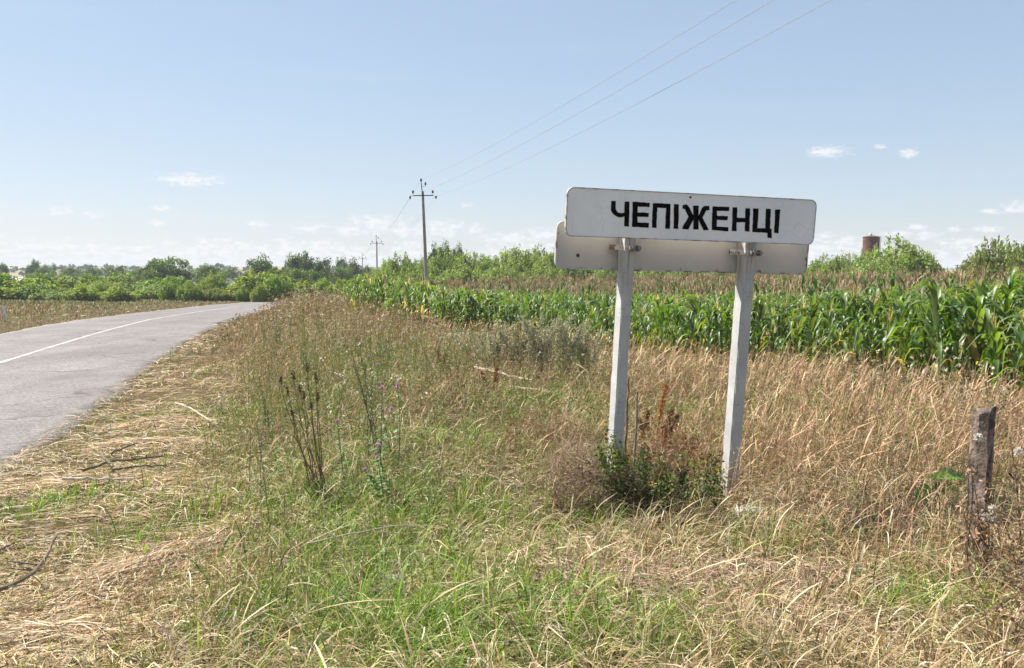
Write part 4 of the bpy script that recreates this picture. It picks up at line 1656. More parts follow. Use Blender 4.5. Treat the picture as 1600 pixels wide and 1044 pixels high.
TALL = [blob(1350, 680, 1.6, 2.2), blob(1480, 730, .9, 1.0), blob(1250, 620, 1.6, 2.2), blob(1540, 670, 1.0, 1.2), blob(1350, 780, .9, .7), blob(1050, 610, 1.2, 2.2), blob(1390, 880, .5, .5), blob(1300, 740, 1.0, .8), blob(1150, 700, .9, .9)]


def field(bl, x, y, soft=1.0):
    f = np.zeros_like(x)
    for (cx, cy, rx, ry) in bl:
        f = np.maximum(f, np.exp(-(((x - cx) / rx) ** 2 + ((y - cy) / ry) ** 2) * .8))
    return f


def scatter(n, d0, d1, power=1.0, wide=.68):
    u = rng.uniform(0, 1, n)
    if abs(power - 1) < 1e-6:
        d = d0 * (d1 / d0) ** u
    else:
        d = (d0 ** (1 - power) + u * (d1 ** (1 - power) - d0 ** (1 - power))) ** (1 / (1 - power))
    a = rng.uniform(-wide, wide, n)
    return a * d, d


edge_in = edge + ndir * .15


def in_corn(x, y):
    s = (x - np.interp(y, edge[:, 1], edge[:, 0])) > .2
    return s & (y > edge[:, 1].min())


def masks(x, y):
    rd = np.abs(road_dist(x, y)) - ROAD_HW
    ok = (rd > -.12 + .3 * (fbm(x * 1.3, y * 1.3, 41) - .5)) & ~in_corn(x, y)
    verge = 1 - sst(.3, 2.6, rd)          # 1 right beside the asphalt
    return ok, verge, rd


def blades(x, y, h, w, col, lean, S=4, curl=1.6, tipcol=None, wind=(.35, -.1), droop=.0, headw=None, z0=0.0):
    n = len(x)
    t = np.linspace(0, 1, S)
    z = ground_z(x, y) + z0
    a = rng.uniform(0, 2 * math.pi, n)
    wa = (fbm(x * .7, y * .7, 201, 2) - .5) * 3.0 * (.35 + wind[0])
    wb = (fbm(x * .7 + 50, y * .7, 202, 2) - .5) * 3.0 * (.35 + wind[0])
    ld = np.stack([np.cos(a) + wind[0] + wa, np.sin(a) + wind[1] + wb], 1)
    ld = ld / np.maximum(np.linalg.norm(ld, axis=1, keepdims=True), .3)
    ln = lean[:, None] * t[None] ** curl
    hz = t[None] * np.sqrt(np.maximum(0.05, 1 - (lean[:, None] * .75) ** 2)) - droop * t[None] ** 3
    C = np.empty((n, S, 3))
    C[..., 0] = x[:, None] + ld[:, :1] * ln * h[:, None]
    C[..., 1] = y[:, None] + ld[:, 1:] * ln * h[:, None]
    C[..., 2] = z[:, None] + hz * h[:, None] - .01
    b = a + rng.normal(math.pi / 2, .5, n)
    side_ = np.stack([np.cos(b), np.sin(b), rng.normal(0, .15, n)], 1)[:, None, :]
    prof = np.clip(1.05 - t ** 2.2, .06, 1) * np.minimum(.55 + t * 2, 1)
    if headw is not None:
        prof = headw
    hw = w[:, None] * .5 * prof[None]
    if tipcol is None:
        cc = np.repeat(col[:, None], S, 1)
    else:
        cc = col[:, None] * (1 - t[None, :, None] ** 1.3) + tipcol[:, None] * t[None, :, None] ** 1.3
    return ribbons(C, side_, hw, cc)


def pal(cols, n, jit=.27):
    cols = np.array(cols)
    c = cols[rng.integers(0, len(cols), n)]
    return np.clip(c * (1 + rng.normal(0, jit, (n, 1))) * (1 + rng.normal(0, .05, (n, 3))), .01, .9)


STRAW = [(.60, .48, .29), (.52, .40, .22), (.68, .58, .40), (.42, .31, .17), (.28, .195, .11)]
TAN = [(.56, .37, .23), (.62, .44, .28), (.46, .285, .165), (.32, .195, .11)]
GRN = [(.13, .27, .03), (.19, .34, .045), (.085, .19, .028), (.24, .35, .06)]
OLV = [(.20, .235, .06), (.28, .275, .10), (.14, .19, .055)]
HAYC = [(.64, .49, .32), (.55, .41, .25), (.72, .60, .42), (.34, .24, .145)]


def tussock(x, y, cell, pull):
    """draw positions together into tufts"""
    ix, iy = np.floor(x / cell).astype(np.int64), np.floor(y / cell).astype(np.int64)
    cx = (ix + .2 + .6 * hash2(ix, iy, 5)) * cell
    cy = (iy + .2 + .6 * hash2(ix, iy, 6)) * cell
    k = pull * (.4 + .6 * hash2(ix, iy, 7))
    return x + (cx - x) * k, y + (cy - y) * k


def px_w(w, d, k=.75):
    return np.maximum(w, d / 896.0 * k)


tri = 0


def emit(name, parts, mat, label, cat):
    global tri
    V, F, C, off = [], [], [], 0
    for (v, f, c) in parts:
        V.append(v)
        F.append(f + off)
        C.append(c)
        off += len(v)
    F = np.concatenate(F)
    tri += 2 * len(F)
    o = link(name, mesh_from(name, np.concatenate(V), [F], np.concatenate(C)), mat)
    return tag(o, label, cat, kind='stuff')


# --- thatch of fallen straw close to the ground
parts = []
for (n, d0, d1, S) in ((70000, 2.8, 9, 4), (36000, 9, 26, 3), (13000, 26, 75, 3)):
    x, y = scatter(n, d0, d1, 1.15 if d0 < 5 else .8)
    ok, verge, rd = masks(x, y)
    g = field(GREEN, x, y)
    ok &= rng.uniform(0, 1, n) > .72 * g
    ok &= (road_dist(x, y) > 0) | (rng.uniform(0, 1, n) < .25)
    x, y = x[ok], y[ok]
    n = len(x)
    d = y
    L_ = rng.uniform(.07, .30, n) * (1 + .25 * (d > 9))
    a = rng.uniform(0, 2 * math.pi, n)
    ht = field(HAY, x, y)
    a = np.where(ht > .4, rng.normal(.35, .5, n), a)
    t = np.linspace(0, 1, S)
    lift = rng.uniform(0, .055, n) + .05 * ht * rng.uniform(0, 1, n)
    arch = rng.uniform(0, .10, n)
    bend = rng.normal(0, .5, n)
    C = np.empty((n, S, 3))
    ax = a[:, None] + bend[:, None] * (t[None] - .5)
    C[..., 0] = x[:, None] + np.cos(ax) * L_[:, None] * (t[None] - .5)
    C[..., 1] = y[:, None] + np.sin(ax) * L_[:, None] * (t[None] - .5)
    C[..., 2] = (ground_z(x, y) + lift + .01)[:, None] + arch[:, None] * L_[:, None] * 4 * t[None] * (1 - t[None]) + (rng.normal(0, .12, n) * L_)[:, None] * (t[None] - .5)
    sd = np.stack([-np.sin(a), np.cos(a), rng.normal(0, .7, n)], 1)
    w = px_w(np.where(d < 9, rng.uniform(.0025, .0075, n), .004), d, .6)
    col = pal(STRAW + HAYC[:2], n)
    th_ = field(THATCH, x, y)
    col = np.where((th_ > .35)[:, None], pal([(.46, .33, .235), (.56, .42, .31), (.35, .24, .175)], n), col)
    parts.append(ribbons(C, nrm(sd)[:, None, :], np.repeat((w * .5)[:, None], S, 1) * np.array([.6] + [1] * (S - 2) + [.3]), np.repeat(col[:, None], S, 1)))
emit('straw_litter', parts, M_DRY, 'fallen straw and dead grass matted over the verge', 'straw')

# --- fresh green grass
parts = []
for (n, d0, d1, S) in ((88000, 2.8, 8, 5), (62000, 8, 20, 4), (16000, 20, 45, 3)):
    x, y = scatter(n, d0, d1, 1.1 if d0 < 5 else .8)
    ok, verge, rd = masks(x, y)
    g = field(GREEN, x, y)
    dens = .36 + .64 * g * (.55 + .6 * (fbm(x * 1.8, y * 1.8, 71) > .45))
    dens = dens * np.where(rd < .8, .35, 1) * (1 - .75 * field(THATCH, x, y)) * (1 - .6 * field(TALL, x, y)) * (1 - .93 * field(HAY, x, y))
    ok &= rng.uniform(0, 1, n) < dens
    x, y, g = x[ok], y[ok], g[ok]
    x, y = tussock(x, y, .17, .75)
    n = len(x)
    h = rng.uniform(.07, .25, n) * (.75 + .6 * g) * np.where(rng.uniform(0, 1, n) < .12, 1.8, 1)
    w = px_w(rng.uniform(.0035, .009, n), y, .8)
    c = pal(GRN, n)
    ol = rng.uniform(0, 1, n) > (.35 + .6 * g)
    c[ol] = pal(OLV, int(ol.sum()))
    tip = c * [1.25, 1.1, 1.0]
    dry = rng.uniform(0, 1, n) < .18
    tip[dry] = pal(STRAW, int(dry.sum()))
    parts.append(blades(x, y, h, w, c, rng.uniform(.25, 1.15, n), S, 1.9, tip, wind=(.1, 0), droop=.22))
emit('green_grass', parts, M_GRASS, 'fresh green grass tufts growing through the dry verge', 'grass')

# --- standing dry blades
parts = []
for (n, d0, d1, S) in ((42000, 2.8, 8, 5), (62000, 8, 20, 4), (34000, 20, 60, 3)):
    x, y = scatter(n, d0, d1, 1.1 if d0 < 5 else .7)
    ok, verge, rd = masks(x, y)
    g, tl, hy = field(GREEN, x, y), field(TALL, x, y), field(HAY, x, y)
    rough = fbm(x * .8, y * .8, 91)
    dens = (.30 + .5 * rough + .6 * tl) * (1 - .6 * g) * (1 - .96 * hy) * np.where(rd < 1.5, .45, 1)
    dens = dens * (.45 + .9 * sst(.36, .60, fbm(x * 1.5 + 31, y * 1.5, 305)))
    ok &= rng.uniform(0, 1, n) < dens
    x, y, g, tl, rd, rough = x[ok], y[ok], g[ok], tl[ok], rd[ok], rough[ok]
    x, y = tussock(x, y, .24, .75)
    n = len(x)
    hbase = .16 + .30 * sst(.8, 3.0, rd) * (.5 + rough)
    wz = field(WEEDY, x, y)
    h = (hbase + .20 * tl + .40 * wz) * rng.uniform(.55, 1.25, n)
    far_side = road_dist(x, y) < 0
    h *= np.where(far_side, .4, 1.0)
    h *= np.where(y < 8, .9, 1.0)
    h *= np.where(rd < 1.2, .55, 1) * (1 - .35 * field(THATCH, x, y))
    w = px_w(np.where(y < 8, rng.uniform(.003, .0085, n), .003), y, .62)
    c = pal(STRAW, n)
    tn = rng.uniform(0, 1, n) < (.25 + .7 * tl)
    c[tn] = pal(TAN, int(tn.sum()))
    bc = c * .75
    nearroad = (rd < 1.6) & (rng.uniform(0, 1, n) < .6)
    c[nearroad] = pal(OLV + TAN[2:], int(nearroad.sum()))
    redp = ~far_side & (fbm(x * .6 + 3, y * .6, 51) > .56) & (rng.uniform(0, 1, n) < .7) & (y > 6)
    c[redp] = pal([(.42, .26, .16), (.36, .22, .13), (.48, .31, .20)], int(redp.sum()))
    gb = rng.uniform(0, 1, n) < .3
    bc[gb] = pal(OLV, int(gb.sum()))
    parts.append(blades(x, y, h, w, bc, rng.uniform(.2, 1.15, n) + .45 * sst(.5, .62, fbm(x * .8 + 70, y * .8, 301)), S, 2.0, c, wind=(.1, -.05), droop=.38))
emit('dry_grass', parts, M_DRY, 'standing dry yellow grass all over the verge', 'grass')

# --- pale curled dead leaves lying over the front grass
parts = []
n = 2600
x, y = scatter(n, 3.0, 9.5, 1.0)
ok, verge, rd = masks(x, y)
ok &= (rd > 1.2) & (rng.uniform(0, 1, n) > .6 * field(HAY, x, y))
x, y = x[ok], y[ok]
n = len(x)
S = 7
t = np.linspace(0, 1, S)
L_ = rng.uniform(.10, .32, n)
a = rng.uniform(0, 2 * math.pi, n)
el0 = rng.uniform(-.1, 1.25, n)
el1 = el0 - rng.uniform(.3, 2.6, n)
ang = el0[:, None] + (el1 - el0)[:, None] * sst(.2, .8, t)[None]
aa = a[:, None] + rng.normal(0, .7, n)[:, None] * t[None]
dx = np.cos(ang) * np.cos(aa) * L_[:, None] / (S - 1)
dy = np.cos(ang) * np.sin(aa) * L_[:, None] / (S - 1)
dz = np.sin(ang) * L_[:, None] / (S - 1)
C = np.stack([np.cumsum(dx, 1), np.cumsum(dy, 1), np.cumsum(dz, 1)], -1)
C = C + np.stack([x, y, ground_z(x, y) + rng.uniform(.03, .16, n)], 1)[:, None]
C[..., 2] = np.maximum(C[..., 2], (ground_z(x, y) + .012)[:, None])
sd = nrm(np.stack([-np.sin(a), np.cos(a), rng.normal(0, .6, n)], 1))[:, None]
hw = rng.uniform(.003, .008, n)[:, None] * .5 * np.array([.5, .9, 1, 1, .9, .6, .12])[None]
parts.append(ribbons(C, sd, hw, np.repeat(pal([(.66, .55, .38), (.56, .45, .28), (.72, .62, .46), (.44, .34, .18), (.38, .35, .14)], n)[:, None], S, 1)))
emit('curled_dead_leaf', parts, M_DRY, 'pale curled dead grass leaves over the front verge', 'grass')

# --- small mixed weeds: sprigs of little leaves in patches
parts = []
for (n, d0, d1, lf) in ((3200, 4.2, 9, .010), (9500, 9, 22, .016), (5200, 22, 50, .036)):
    x, y = scatter(n, d0, d1, .7)
    ok, verge, rd = masks(x, y)
    patch = fbm(x * .55 + 9, y * .55, 123)
    ok &= (rng.uniform(0, 1, n) < sst(.40, .60, patch) * .9 + .08 + field(WEEDY, x, y)) & (rd > np.where(y < 16, 1.8, .3))
    ok &= (road_dist(x, y) > 0) | (rng.uniform(0, 1, n) < .12)
    ok &= rng.uniform(0, 1, n) > .95 * np.maximum(field(HAY, x, y), field(THATCH, x, y))
    x, y, patch, rd = x[ok], y[ok], patch[ok], rd[ok]
    n = len(x)
    wz = field(WEEDY, x, y)
    kindn = fbm(x * .35, y * .35 + 40, 77)
    kindn = kindn + rng.normal(0, .09, n) - .14 * (rd < 2.5) - .13 * wz
    base = np.where((kindn < .44)[:, None], np.array([.36, .25, .15]), np.where((kindn < .56)[:, None], np.array([.27, .26, .12]), np.array([.17, .24, .06])))
    wz = field(WEEDY, x, y)
    h = rng.uniform(.14, .46, n) * sst(.1, 2.5, rd) * np.where(y < 8, .75, 1) * (1 + 1.1 * wz) + .06
    M_ = 16
    q = rng.uniform(.15, 1, (n, M_))
    lean_ = rng.normal(0, .22, (n, 1, 2))
    P = np.empty((n, M_, 3))
    P[..., 0] = x[:, None] + lean_[..., 0] * h[:, None] * q + rng.normal(0, 1, (n, M_)) * h[:, None] * .13
    P[..., 1] = y[:, None] + lean_[..., 1] * h[:, None] * q + rng.normal(0, 1, (n, M_)) * h[:, None] * .13
    P[..., 2] = ground_z(x, y)[:, None] + h[:, None] * q
    cc = np.repeat(base * rng.uniform(.75, 1.3, (n, 1)), M_, 0)
    parts.append(leaf_cloud(P.reshape(-1, 3), rng.normal(0, 1, (n * M_, 3)) + [0, 0, .6], lf, cc, .2, 2.0))
    C = np.empty((n, 3, 3))
    for i_q, qq in enumerate((0, .5, 1)):
        C[:, i_q, 0] = x + lean_[:, 0, 0] * h * qq
        C[:, i_q, 1] = y + lean_[:, 0, 1] * h * qq
        C[:, i_q, 2] = ground_z(x, y) + h * qq
    w = px_w(np.full(n, .004), y, .6)
    aa = rng.uniform(0, 6.28, n)
    parts.append(ribbons(C, np.stack([np.cos(aa), np.sin(aa), aa * 0], 1)[:, None], np.stack([w, w * .8, w * .5], 1) * .5, np.repeat((base * .8)[:, None], 3, 1)))
emit('undergrowth', parts, M_WEED, 'mixed small weeds growing in patches through the grass', 'undergrowth')

# --- pale seed fluff caught on the weeds
n = 5200
x, y = scatter(n, 8.5, 44, .7)
ok, verge, rd = masks(x, y)
ed = np.interp(y, edge[::-1, 1] if edge[0, 1] > edge[-1, 1] else edge[:, 1], edge[::-1, 0] if edge[0, 1] > edge[-1, 1] else edge[:, 0]) - x
want = np.maximum(field(WEEDY, x, y), np.exp(-(ed / 1.6) ** 2) * .8) * sst(.42, .62, fbm(x * .5 + 20, y * .5, 88))
ok &= (rng.uniform(0, 1, n) < want) & (rd > 1.0)
x, y = x[ok], y[ok]
n = len(x)
M_ = 7
P = np.repeat(np.stack([x, y, ground_z(x, y) + rng.uniform(.28, .72, n)], 1), M_, 0) + rng.normal(0, .016, (n * M_, 3))
emit('seed_fluff', [leaf_cloud(P, rng.normal(0, 1, (n * M_, 3)), np.maximum(.022, np.repeat(y, M_) / 896 * 1.1), pal([(.70, .63, .54), (.60, .50, .40), (.55, .42, .33)], n * M_), .1, 1.4)], M_DRY, 'pale seed fluff on the weeds by the corn', 'seed fluff')

# --- grass stems with seed heads
parts = []
for (n, d0, d1) in ((2600, 2.9, 7), (9500, 7, 17), (13000, 17, 48)):
    x, y = scatter(n, d0, d1, .9)
    ok, verge, rd = masks(x, y)
    tl = field(TALL, x, y)
    ok &= rng.uniform(0, 1, n) < (.25 + .75 * tl) * sst(.8, 2.5, rd) * (1 - .7 * field(HAY, x, y)) * (1 - .35 * field(GREEN, x, y))
    x, y, tl = x[ok], y[ok], tl[ok]
    n = len(x)
    S = 9
    prof = np.array([.42, .40, .38, .36, .34, .5, 1.9, 1.7, .25])
    h = (.40 + .20 * tl) * rng.uniform(.6, 1.4, n)
    w = px_w(rng.uniform(.0032, .005, n), y, .55)
    c = pal(TAN + STRAW[:2], n)
    bc = c * .8
    gb = rng.uniform(0, 1, n) < .45
    bc[gb] = pal(OLV, int(gb.sum()))
    parts.append(blades(x, y, h, w, bc, rng.uniform(.1, .75, n), S, 2.2, c, wind=(.5, -.1), droop=.16, headw=prof))
emit('seeding_grass', parts, M_DRY, 'dry grass stems with drooping seed heads', 'grass')

# --- fluffy panicles of the tall brown grass on the right and by the field edge
parts = []
for (n, d0, d1) in ((5200, 4.5, 11), (8500, 11, 30), (4000, 30, 46)):
    x, y = scatter(n, d0, d1, .7)
    ok, verge, rd = masks(x, y)
    tl = field(TALL, x, y)
    back = sst(9, 14, y) * .55
    ok &= rng.uniform(0, 1, n) < np.maximum(tl, back * (fbm(x * .5, y * .5, 33) > .42)) * sst(1.0, 2.5, rd) * (1 - .5 * field(GREEN, x, y))
    x, y, tl = x[ok], y[ok], tl[ok]
    n = len(x)
    h = (.40 + .18 * tl) * rng.uniform(.6, 1.35, n)
    z = ground_z(x, y)
    a = rng.normal(.1, .9, n) + (fbm(x * .6, y * .6, 203, 2) - .5) * 7
    ln = rng.uniform(.1, .7, n) * h
    top = np.stack([x + np.cos(a) * ln, y + np.sin(a) * ln, z + h], 1)
    root = np.stack([x, y, z], 1)
    col = pal(TAN, n)
    M_ = 9
    tt = rng.uniform(.55, 1.0, (n, M_))
    p0 = root[:, None] + (top - root)[:, None] * tt[..., None]
    p0[..., :2] -= (np.stack([np.cos(a), np.sin(a)], 1) * ln[:, None] * .0)[:, None]
    dr = nrm(rng.normal(0, 1, (n, M_, 3)) + [.3, 0, .9])
    le = rng.uniform(.03, .08, (n, M_, 1)) * (1.2 - tt[..., None])
    p1 = p0 + dr * le * 1.6
    C = np.stack([p0, p1], 2).reshape(-1, 2, 3)
    w = px_w(np.full(n * M_, .0035), np.repeat(y, M_), .5)
    sd = nrm(np.cross(dr.reshape(-1, 3), rng.normal(0, 1, (n * M_, 3))))[:, None, :]
    parts.append(ribbons(C, sd, np.stack([w * .5, w * .35], 1), np.repeat(np.repeat(col, M_, 0)[:, None], 2, 1)))
    C = np.stack([root, root * .5 + top * .5 - np.stack([np.cos(a) * ln * .12, np.sin(a) * ln * .12, ln * 0], 1), top], 1)
    w = px_w(np.full(n, .0028), y, .45)
    sd = np.stack([np.sin(a), -np.cos(a), a * 0], 1)[:, None, :]
    parts.append(ribbons(C, sd, np.stack([w, w * .8, w * .5], 1) * .5, np.repeat((col * .9)[:, None], 3, 1)))
emit('brown_panicle_grass', parts, M_DRY, 'tall brown grass with fluffy panicles near the corn', 'grass')

# --- rougher grass across the road and under the bushes
parts = []
n = 110000
x = rng.uniform(-75, -8, n)
y = rng.uniform(18, 95, n)
rd = road_dist(x, y) + ROAD_HW
ok = (rd < .1) & (np.abs(x / y) < .75) & (rd > -26)
x, y, rd = x[ok], y[ok], rd[ok]
n = len(x)
h = (.07 + .20 * sst(1.5, 6, -rd) * (fbm(x * .3, y * .3, 12) * 1.3)) * rng.uniform(.6, 1.3, n)
c = pal(STRAW[:4] + TAN[:1] + OLV + OLV, n)
gb = rng.uniform(0, 1, n) < .35 * (fbm(x * .2, y * .2, 55) > .5) + .12
c[gb] = pal(OLV, int(gb.sum()))
parts.append(blades(x, y, h, px_w(np.full(n, .004), y, 1.0), c * .85, rng.uniform(.1, .9, n), 3, 1.6, c))
emit('far_verge_grass', parts, M_DRY, 'rough dry grass along the far side of the road', 'grass')

# ------------------------------------------------------------------ single weeds, sticks, stones
def bez(p0, p1, p2, n=8):
    t = np.linspace(0, 1, n)[:, None]
    return np.asarray(p0) * (1 - t) ** 2 + 2 * np.asarray(p1) * t * (1 - t) + np.asarray(p2) * t * t


def along(P, t):
    s = np.linspace(0, 1, len(P))
    return np.stack([np.interp(t, s, P[:, k]) for k in range(3)], 1)


def strip_leaf(p, d, L_, w, col, n=5, droop=.5, up=None, fold=.25):
    """a broad tapering leaf from p along d, drooping"""
    d = nrm(d)
    t = np.linspace(0, 1, n)
    C = p + d * (L_ * t)[:, None] + np.array([0, 0, -1]) * (droop * L_ * t ** 2)[:, None]
    sd = nrm(np.cross(d, [0, -.5, 1]) + 1e-4)
    hw = w * .5 * np.clip(np.sin(math.pi * np.clip(t * .92 + .06, 0, 1)) ** .75, .04, 1)
    fo = np.array([0, 0, 1])[None] * (hw * fold)[:, None]
    return ribbons(C[None], sd[None, None], hw[None], np.tile(np.asarray(col), (1, n, 1)), fo[None])


PURPLE = (.62, .36, .60)
FLUFF = (.62, .56, .47)


def head(p, r, col, n=40, up=(0, 0, 1), spread=.8):
    """tuft of short bristles"""
    dr = nrm(rng.normal(0, spread, (n, 3)) + up)
    C = np.stack([np.repeat(np.asarray(p)[None], n, 0), p + dr * r * rng.uniform(.7, 1.1, (n, 1))], 1)
    sd = nrm(np.cross(dr, rng.normal(0, 1, (n, 3))))[:, None]
    c = np.asarray(col) * (1 + rng.normal(0, .15, (n, 1)))
    return ribbons(C, sd, np.tile(np.array([.05, .10]) * r, (n, 1)), np.repeat(c[:, None], 2, 1))


def ball(p, r, n=6, m=5, sq=(1, 1, 1)):
    V = []
    for i in range(m + 1):
        a = math.pi * i / m
        for j in range(n):
            b = 2 * math.pi * j / n
            V.append((p[0] + r * sq[0] * math.sin(a) * math.cos(b), p[1] + r * sq[1] * math.sin(a) * math.sin(b), p[2] + r * sq[2] * math.cos(a)))
    F = [(i * n + j, (i + 1) * n + j, (i + 1) * n + (j + 1) % n, i * n + (j + 1) % n) for i in range(m) for j in range(n)]
    return np.array(V), np.array(F)


def thistle(px_base, py_base, heads, label, flower=PURPLE, leafcol=(.17, .24, .09), group='thistles on the verge', stemcol=(.11, .13, .06), hr=.016, leafy=26, name='thistle'):
    """heads: list of photo points at the depth of the base"""
    g = ground_at(px_base, py_base)
    t = thing(name, label, 'thistle', g, 0, group)
    sb, lb = MB(), MB()
    for (hx, hy) in heads:
        tip = at_depth(hx, hy, g[1] + rng.normal(0, .08)) - g
        P = bez((0, 0, -.02), (tip[0] * .25 + rng.normal(0, .03), tip[1] * .25, tip[2] * .55), tip)
        sb.add(*tube(P, np.linspace(.0055, .0028, 8), 4, False), stemcol)
        for q in rng.uniform(.08, .92, leafy):
            p = along(P, np.array([q]))[0]
            a = rng.uniform(0, 6.28)
            V, F, c = strip_leaf(p, (math.cos(a), math.sin(a), .35), rng.uniform(.06, .15) * (1.15 - q), .028, np.array(leafcol) * rng.uniform(.7, 1.4), 4, .5)
            lb.add(V, F, c)
    sb.build('stem', M_WEED, t)
    lb.build('leaves', M_WEED, t)
    for (hx, hy) in heads:
        tip = at_depth(hx, hy, g[1]) - g
        hb = MB()
        hb.add(*ball(tip, hr * .6, 7, 5, (1, 1, 1.1)), np.array((.22, .22, .12)) if flower is PURPLE else np.array(flower) * .75)
        ho = hb.build('flower_head', M_WEED, t)
        fb = MB()
        fb.add(*head(tip + [0, 0, hr * .2], hr * 1.35, flower, 90, spread=1.0))
        fb.build('bristles', M_WEED, ho)
    return t


thistle(590, 790, [(597, 607), (612, 640)], 'thistle with a pink flower head standing highest in the middle of the verge')
thistle(601, 800, [(592, 697), (589, 716), (570, 735)], 'thistle with two pink flower heads close together in front of the dark stems')
thistle(540, 770, [(527, 659)], 'thistle with a single lilac flower left of the dark stems')
thistle(620, 745, [(621, 603), (598, 642)], 'thin thistle with lilac flowers right of the dark stems')
thistle(585, 640, [(576, 558), (590, 570)], 'distant thistle with a lilac flower in front of the corn')
thistle(613, 560, [(605, 495)], 'small purple flowered thistle right against the corn edge')
thistle(1395, 720, [(1373, 642), (1404, 645)], 'thistle with small mauve flowers in the tall brown grass')
thistle(1440, 720, [(1474, 681), (1400, 700), (1382, 670)], 'thistle gone to white fluff in the brown grass left of the wooden stake', FLUFF, (.2, .17, .09), hr=.022)
for i, (bx, by, hs) in enumerate(sorted(((432, 560, [(424, 482), (432, 470), (440, 492), (446, 478), (415, 500)]), (418, 545, [(405, 490), (412, 498)]), (470, 520, [(462, 458), (470, 466), (478, 470)]),
                                  (495, 525, [(488, 452), (499, 460), (505, 466)]), (455, 540, [(448, 470), (458, 485)]), (520, 540, [(513, 470), (525, 482), (530, 474)]), (560, 560, [(548, 492), (556, 500), (566, 488)]),
                                  (590, 575, [(580, 505), (596, 512)]), (640, 590, [(630, 522), (645, 530)]), (700, 600, [(690, 530), (712, 526), (720, 538)]), (755, 585, [(735, 528), (742, 536)])))):
    thistle(bx, by, hs, 'dry thistle with pale seed tufts along the verge, %s from the road' % ordw[i], FLUFF, (.19, .19, .09), 'dry thistles gone to seed', (.2, .18, .09), hr=.03, leafy=30)
for i, (bx, by, hs) in enumerate(((1330, 640, [(1318, 575), (1335, 568)]), (1375, 640, [(1368, 565), (1385, 560), (1395, 580)]), (1420, 650, [(1408, 572), (1428, 580)]), (1465, 655, [(1455, 590), (1472, 600)]), (1510, 670, [(1500, 600), (1520, 612)]), (1555, 690, [(1540, 600), (1562, 615), (1575, 608)]))):
    thistle(bx, by, hs, 'brownish leafy weed with tufts at the foot of the corn, %s from the sign' % ordw[i], (.42, .33, .24), (.13, .14, .07), 'weeds at the foot of the corn', (.2, .16, .1), hr=.02, leafy=48, name='tufted_weed')

# dark dry dock stems
g = ground_at(512, 800)
t = thing('dock_plant', 'clump of dark brown dry dock stems in the middle of the verge', 'weed', g, 0)
tops = [(438, 588), (457, 578), (447, 602), (468, 603), (479, 566), (474, 612), (493, 582), (497, 612), (455, 640), (486, 628)]
for i, (hx, hy) in enumerate(tops):
    b0 = np.array([rng.normal(0, .03), rng.normal(0, .04), -.02])
    tip = at_depth(hx, hy, g[1] + rng.normal(0, .12)) - g
    kx = at_depth(478 + (hx - 470) * .8, 690 + rng.normal(0, 15), g[1]) - g
    P = bez(b0, kx * [.85, 1, .8], tip, 10)
    P[1:-1] += rng.normal(0, .007, (8, 3))
    mb = MB()
    mb.add(*tube(P, np.linspace(.0045, .0026, 10), 5, False), (.20, .12, .075))
    for q in rng.uniform(.3, .9, 4):
        p = along(P, np.array([q]))[0]
        e = p + np.array([rng.normal(0, .04), rng.normal(0, .04), rng.uniform(.03, .09)])
        mb.add(*tube(np.array([p, e]), [.0028, .0018], 3, False), (.15, .08, .05))
    so = mb.build('stem', M_WEED, t)
    hb = MB()
    q = along(P, rng.uniform(.945, 1.0, 34)) + rng.normal(0, .006, (34, 3))
    hb.add(*leaf_cloud(q, rng.normal(0, 1, (34, 3)), .012, (.11, .065, .042)))
    hb.build('seed_head', M_WEED, so)['kind'] = 'stuff'
mb = MB()
for i in range(70):
    a = rng.uniform(0, 6.28)
    V, F, c = strip_leaf(np.array([rng.normal(0, .05), rng.normal(0, .05), rng.uniform(0, .05)]), (math.cos(a), math.sin(a), rng.uniform(.8, 2.4)), rng.uniform(.15, .42), .012, np.array((.10, .13, .04)) * rng.uniform(.6, 1.5), 5, .3)
    mb.add(V, F, c)
mb.build('leaves', M_WEED, t)


def wormwood(px, py, tops, label, col=(.19, .22, .10), dens=150, size=.013, spread=.03, name='wormwood', group='wormwood stems', stem=(.09, .08, .05), cat='weed', r0=.005):
    g = ground_at(px, py)
    t = thing(name, label, cat, g, 0, group)
    sb, lb = MB(), MB()
    for (hx, hy) in tops:
        tip = at_depth(hx, hy, g[1] + rng.normal(0, .1)) - g
        b0 = np.array([rng.normal(0, .03), rng.normal(0, .03), -.02])
        P = bez(b0, tip * [.35, .4, .55], tip, 8)
        sb.add(*tube(P, np.linspace(r0, r0 * .4, 8), 4, False), stem)
        q = rng.uniform(.18, 1, dens)
        p = along(P, q)
        off = rng.normal(0, 1, (dens, 3)) * [1, 1, .8]
        sp_ = spread * (1.25 - q)[:, None]
        lb.add(*leaf_cloud(p + off * sp_, nrm(off) + [0, 0, .5], size, np.array(col), .2, 2.2))
        for z_ in rng.uniform(.3, .85, 5):
            p0 = along(P, np.array([z_]))[0]
            e = p0 + np.array([rng.normal(0, spread * 1.6), rng.normal(0, spread * 1.6), rng.uniform(.05, .14)])
            sb.add(*tube(np.array([p0, e]), [r0 * .45, r0 * .25], 3, False), stem)
    sb.build('stem', M_WEED, t)
    lb.build('leaves', M_WEED, t)


